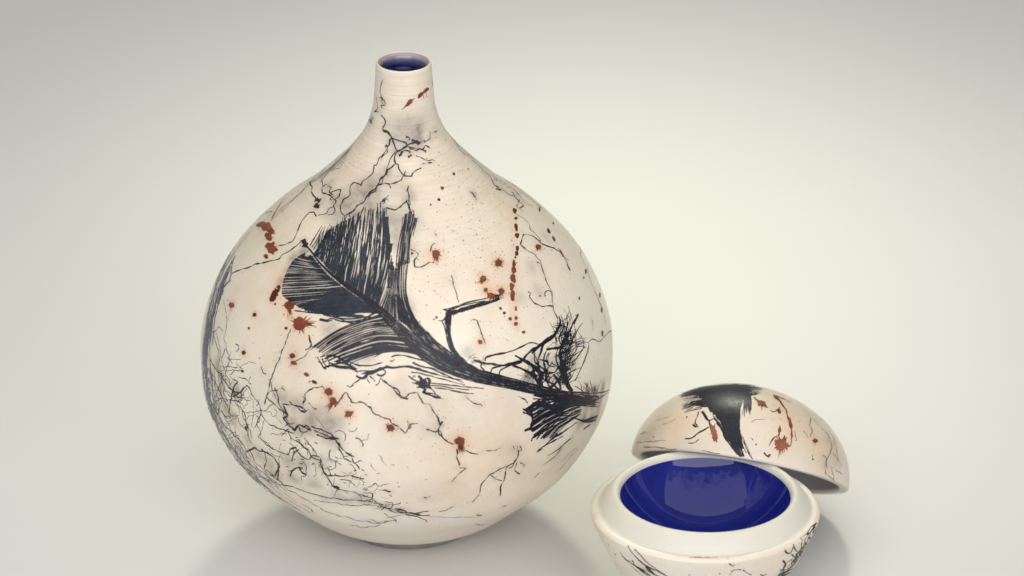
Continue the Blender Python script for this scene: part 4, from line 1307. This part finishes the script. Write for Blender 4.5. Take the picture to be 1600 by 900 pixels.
for p_, r_, s_, c_ in (((560, 300), 40, .16, 1), ((640, 230), 30, .14, 1), ((660, 440), 46, .13, 1), ((760, 480), 60, .10, 1), ((420, 430), 40, .12, 1), ((500, 620), 60, .10, 1), ((830, 440), 50, .10, 1),
                       ((640, 185), 26, .14, 0), ((640, 650), 60, .07, 0), ((470, 560), 34, .12, 0), ((400, 600), 34, .16, 0), ((430, 690), 44, .16, 0), ((520, 740), 50, .12, 0), ((690, 620), 40, .10, 1),
                       ((880, 560), 40, .14, 1), ((790, 640), 50, .12, 1), ((700, 740), 60, .10, 1), ((840, 700), 40, .12, 0), ((905, 640), 26, .25, 0), ((345, 640), 26, .22, 0), ((375, 710), 28, .20, 0)):
    ST.append((c_, p_, r_, s_))
stains(body, bodyV, SV, ST + AUTO)

# ==================================================================== marks on the lid
q_ = Marks(SL, 0.00008)
top = np.array([(1076, 605), (1088, 602), (1100, 600), (1113, 598.5), (1126, 597.5), (1140, 597), (1155, 597.5), (1170, 599)])
low = px('F', [(545, 215), (560, 262), (592, 300), (620, 330), (660, 335), (700, 330), (738, 300), (752, 225)])
for k in range(46):
    t_ = k / 45
    f_ = t_ * 7
    i = min(int(f_), 6)
    g_ = f_ - i
    a_ = top[i] * (1 - g_) + top[i + 1] * g_
    b_ = low[i] * (1 - g_) + low[i + 1] * g_
    q_.ribbon([a_, (a_ * .5 + b_ * .5) + rng.randn(2) * .6, b_ + rng.randn(2)], [3.6, 3.4, 2.6], wv=.15)
for k in range(26):                                   # stem of the feather
    t_ = k / 25 * 2 - 1
    P = px('F', [(660 + t_ * 95, 240), (690 + t_ * 60, 340), (705 + t_ * 52, 430), (742 + t_ * 36, 520), (770 + t_ * 22, 572)])
    n_ = rng.randint(4, 6) if abs(t_) < .7 else rng.randint(3, 5)
    q_.ribbon(P[:n_], [3, 2.6, 1.8], wv=.2)
for k in range(64):                                   # left fringe
    y_ = rng.uniform(0, 1)
    a_ = np.array((540 - y_ * 10, 110 + y_ * 130))
    b_ = np.array((360 + abs(rng.randn()) * 35, 125 + y_ * 145 + rng.randn() * 8))
    q_.ribbon(px('F', [a_ + (30, 0), (a_ * .5 + b_ * .5) + (0, -14 + 8 * rng.randn()), b_]), [3.2, 2.0, .9], crinkle=.3)
for k in range(30):                                   # shoulder of the black patch, along the top
    a_ = np.array((1070 + rng.uniform(-4, 40), 0.0))
    a_[1] = np.interp(a_[0], [1066, 1080, 1100, 1120], [611, 605, 601, 599]) + abs(rng.randn()) * 3
    q_.ribbon([a_ + (48, 2), a_ + (22, 0.5), a_ + (rng.uniform(-8, 0), rng.uniform(2, 8))], [4, 3.4, 1.2], wv=.3)
for k in range(60):
    u = rng.rand()
    a_ = px('F', [(690 + rng.uniform(0, 70), 84 + u * 110)])[0]
    b_ = px('F', [(rng.uniform(820, 990 - 120 * u), 92 + u * 62 + rng.uniform(-8, 10))])[0]
    q_.ribbon([a_, a_ * .4 + b_ * .6 + (0, -2 + 2 * u), b_], [3.4, 2.6, 0.9], crinkle=.3)
for k in range(14):
    x_ = rng.uniform(750, 838)
    q_.ribbon(px('F', [(x_ - 10, 150), (x_ + 3, 210), (x_ - 6 + rng.randn() * 5, 255 + rng.uniform(-20, 62))]), [2.6, 2.4, .9], crinkle=.3)
for a_, w_ in (([(500, 270), (520, 300), (545, 330), (580, 320), (600, 345)], [6, 5, 3, 2, 1]), ([(480, 270), (465, 310), (455, 345), (470, 365)], [2.2, 1.6, 1.8]), ([(440, 355), (455, 372), (480, 372)], [2.6, 3, 2]),
               ([(385, 452), (430, 448), (480, 415), (520, 390), (548, 372)], [1.6, 2.4, 2.6, 2.4, 1.6]), ([(408, 482), (440, 480), (470, 465), (480, 455)], [1.4, 2.4, 1.2]),
               ([(548, 330), (558, 380), (566, 420)], [3, 1.8, .8]), ([(575, 300), (620, 350)], 2), ([(600, 340), (640, 400), (690, 470)], [3, 4, 3]),
               ([(745, 400), (780, 470), (820, 560), (842, 588)], [1.2, 2, 1.8, 1.2]), ([(740, 430), (770, 490), (800, 550)], [1.2, 1.6, 1]), ([(765, 420), (800, 500), (835, 580)], [.8, 1, .7]),
               ([(690, 470), (710, 520), (735, 560)], [1, 1.4, .8]), ([(640, 400), (650, 440), (700, 500)], [2, 2, 1]), ([(955, 262), (980, 272), (1010, 258), (1022, 240)], [1.4, 3, 2.6, 1.2]),
               ([(380, 280), (440, 258), (500, 250)], [1, 1.8, 2.6]), ([(720, 260), (745, 380), (760, 400)], [3, 2, 1])):
    q_.ribbon(px('F', a_), w_, crinkle=.3)
q_.make('feather_imprint', 'ink', 'black feather burnt over the top of the lid')
lr = Marks(SL, 0.00012)
for a_, w_ in (([(850, 175), (880, 200), (905, 220), (940, 245)], [3, 7, 7, 2]), ([(985, 160), (1010, 190), (1035, 215), (1060, 260), (1082, 310), (1095, 360), (1100, 385)], [4, 8, 7, 4.5, 4, 3.5, 4]),
               ([(1100, 385), (1102, 430), (1096, 500)], [3.5, 3, 1.4]), ([(1000, 170), (1050, 185), (1090, 205)], [4, 5, 3]), ([(1015, 255), (1020, 285)], [3, 5]), ([(1025, 360), (1022, 390), (1018, 420)], [1.6, 4, 2])):
    lr.ribbon(px('F', a_), w_, crinkle=.5, wv=.4)
lr.make('iron_streak', 'rust', 'long red-brown iron streak down the lid')
for x, y, r, s_, rays in ((1030, 490, 9.5, 1.2, 14), (1258, 466, 3.0, 1.3, 6), (578, 395, 5, 2.2, 10), (590, 440, 4, 1.9, 8), (400, 306, 1.6, 1, 0), (900, 215, 4.5, 1.5, 5), (950, 565, 2.0, 1.5, 1)):
    m_ = Marks(SL, 0.00014)
    m_.blot(px('F', [(x, y)])[0], r, .5, s_, 1.35 if s_ > 1.6 else .2, rays, 1.5, (0, 1))
    m_.make('iron_spot', 'rust_light' if x in (578, 590, 1030) else 'rust')
m_ = Marks(SL, 0.00012)
for k in range(16):
    a_ = rng.uniform(-2.6, -.4) if k < 9 else rng.uniform(.6, 2.6)
    c = px('F', [(1030, 485)])[0]
    m_.ribbon([c + np.array([math.cos(a_), math.sin(a_)]) * 4, c + np.array([math.cos(a_), math.sin(a_)]) * rng.uniform(9, 14)], [3, 1.4])
m_.ribbon(px('F', [(950, 500), (975, 455), (1010, 430), (1020, 420)]), [1, 2, 2])
m_.make('iron_splash', 'rust')
for a_, w_ in (([(1210, 290), (1230, 310), (1222, 360), (1240, 400), (1225, 440)], 1.3), ([(1180, 400), (1200, 420), (1215, 450)], 1.2), ([(1120, 400), (1130, 440), (1128, 465)], .9), ([(1240, 560), (1243, 595)], [1.6, 2.6]),
               ([(1300, 380), (1340, 420), (1365, 470), (1372, 520), (1350, 560), (1330, 600), (1340, 650)], 1.4), ([(1310, 560), (1330, 580), (1325, 640), (1335, 690)], 1.2), ([(1390, 450), (1400, 520), (1412, 590)], 1.2),
               ([(1380, 540), (1420, 600), (1440, 640)], 1.0), ([(1365, 640), (1380, 700), (1375, 740)], 1.1), ([(1350, 400), (1380, 440), (1385, 500)], 1.0), ([(915, 542), (930, 562), (950, 576)], 2.0), ([(860, 488), (866, 495)], 1.8),
               ([(835, 450), (842, 462)], 1.4), ([(170, 440), (182, 442)], 2.2), ([(90, 420), (130, 405)], 1.0), ([(60, 480), (160, 470), (260, 465)], .8), ([(110, 505), (200, 512), (330, 522)], 1.2), ([(240, 360), (330, 320)], .8), ([(200, 330), (300, 290)], .7), ([(1390, 660), (1440, 690)], 1.0),
               ([(1270, 300), (1320, 340), (1380, 400)], 1.0), ([(830, 340), (870, 325), (920, 325)], .7), ([(1340, 690), (1400, 745)], .9), ([(500, 530), (620, 552)], .8), ([(1250, 320), (1275, 360)], .8)):
    hair(SL, 'F', a_, w_, .5, 'ink_faint' if a_[0][0] < 400 or a_[0][0] > 1150 else 'ink_fine')
LS = []
for p_, r, s_, ch in (((100, 460), 26, .30, 0), ((250, 180), 26, .16, 0), ((180, 400), 24, .24, 0), ((330, 160), 20, .16, 0), ((60, 500), 14, .3, 0), ((200, 290), 26, .10, 0), ((560, 150), 14, .6, 0), ((700, 150), 20, .7, 0), ((620, 90), 18, .7, 0), ((800, 110), 16, .5, 0), ((1360, 480), 16, .28, 0), ((1330, 620), 14, .24, 0),
                     ((1400, 600), 14, .26, 0), ((1230, 400), 14, .14, 0), ((1030, 490), 16, .4, 1), ((580, 410), 12, .4, 1), ((1050, 250), 18, .35, 1), ((1258, 466), 9, .4, 1), ((900, 215), 12, .35, 1), ((1100, 420), 9, .3, 1),
                     ((850, 600), 30, .3, 2), ((1100, 650), 34, .35, 2), ((860, 400), 25, .3, 2), ((1440, 700), 18, .4, 2), ((400, 350), 22, .22, 1), ((300, 400), 34, .2, 1), ((150, 380), 34, .18, 1), ((900, 400), 40, .12, 1), ((1150, 350), 40, .14, 1), ((1300, 500), 34, .14, 1), ((1250, 300), 24, .14, 0), ((250, 330), 30, .14, 0)):
    LS.append((ch, tuple(px('F', [p_])[0]), r, s_))
stains(lobj, lV, SL, LS)

# ==================================================================== marks on the bowl
b_ = Marks(SB, 0.00008)
for a_, w_ in (([(290, 258), (320, 300), (360, 345), (410, 385), (480, 420), (560, 460)], [1.4, 2.6, 3, 3, 2.4, 1.5]), ([(335, 280), (365, 310), (400, 350), (450, 390), (530, 440)], [1.4, 2.4, 2, 1.6, 1]),
               ([(255, 320), (280, 350), (320, 375), (370, 410), (420, 450)], [1.6, 2.4, 2.4, 3, 2.4]), ([(240, 295), (262, 325), (290, 350), (330, 360)], [.8, 1.2, 1.2]), ([(320, 345), (335, 380), (400, 430)], [2, 1.6, 2]),
               ([(360, 350), (420, 400), (470, 445)], [2, 3, 3]), ([(400, 380), (430, 420), (520, 470)], [3, 4, 3]), ([(350, 390), (400, 420), (460, 470)], [2, 3, 3]), ([(300, 370), (350, 420), (410, 470)], [.8, 1.4, 1.4])):
    b_.ribbon(px('G', a_), w_, crinkle=.3)
b_.make('feather_tip', 'ink', 'slanting black feather tip at the left front of the bowl')
b_ = Marks(SB, 0.00008)
for a_, w_ in (([(1292, 282), (1312, 305), (1335, 300), (1350, 270), (1358, 245)], [2.6, 2.4, 1.6, 2]), ([(1350, 250), (1360, 280), (1380, 300), (1400, 270), (1410, 230)], [2, 3, 3, 3]), ([(1400, 215), (1430, 200), (1450, 175), (1470, 150), (1495, 110)], [3, 5, 5, 4, 2]),
               ([(1420, 270), (1440, 225), (1470, 170), (1500, 110)], [3, 4, 4, 2]), ([(1285, 350), (1300, 370), (1320, 360), (1345, 345)], [2.6, 3, 2]), ([(1300, 370), (1290, 400), (1265, 430)], [3, 4, 5]),
               ([(1265, 410), (1300, 410), (1350, 380), (1390, 330), (1430, 270), (1460, 200)], [4, 5, 5, 4, 3, 2]), ([(1255, 445), (1300, 430), (1360, 390), (1410, 330)], [5, 6, 5, 3]), ([(1380, 300), (1370, 340), (1340, 380)], [3, 3, 4]),
               ([(1340, 310), (1360, 330), (1390, 320)], 2), ([(1430, 205), (1425, 235), (1440, 250)], 2), ([(1240, 470), (1290, 450), (1350, 420)], [6, 7, 5])):
    b_.ribbon(px('G', a_), w_, crinkle=.5, wv=.4)
for k in range(26):
    t_ = rng.rand()
    c = px('G', [(1260 + 235 * t_, 440 - 320 * t_ ** 1.3)])[0]
    b_.ribbon([c, c + rng.randn(2) * 2 + (1, 3), c + rng.randn(2) * 3 + (2, 7)], [3.4, 2.6, 1.4], crinkle=.4)
b_.make('branching_mark', 'ink', 'branching black carbon mark on the right side of the bowl')
for a_, w_ in (([(940, 370), (960, 388), (978, 380)], 1.2), ([(945, 445), (970, 410), (1020, 412), (1000, 408)], .9), ([(1030, 410), (1055, 430), (1085, 445)], 1.3), ([(1140, 440), (1160, 450), (1180, 440)], 1.6), ([(880, 430), (884, 440)], .9), ([(205, 310), (216, 316)], 1.4), ([(165, 240), (170, 260)], .8), ([(680, 440), (690, 450)], 1)):
    hair(SB, 'G', a_, w_, .4)
m_ = Marks(SB, 0.00007)
for k in range(14):
    x_ = rng.uniform(680, 850)
    m_.ribbon(px('G', [(x_, 332 + rng.randn() * 3), (x_ + rng.uniform(15, 50), 333 + rng.randn() * 3)]), .9)
m_.make('rim_stain', 'rust_light')
BS = []
for p_, r, s_, ch in (((400, 410), 12, .35, 0), ((1420, 330), 10, .5, 0), ((1380, 420), 12, .5, 0), ((1470, 230), 8, .4, 0), ((80, 200), 16, .10, 0), ((150, 300), 20, .12, 0), ((300, 430), 22, .12, 0), ((770, 380), 20, .10, 1), ((80, 60), 12, .3, 1), ((120, 260), 18, .12, 1),
                     ((700, 440), 40, .3, 2), ((1000, 440), 40, .3, 2), ((600, 440), 30, .2, 2)):
    BS.append((ch, tuple(px('G', [p_])[0]), r, s_))
stains(bobj, bV, SB, BS)
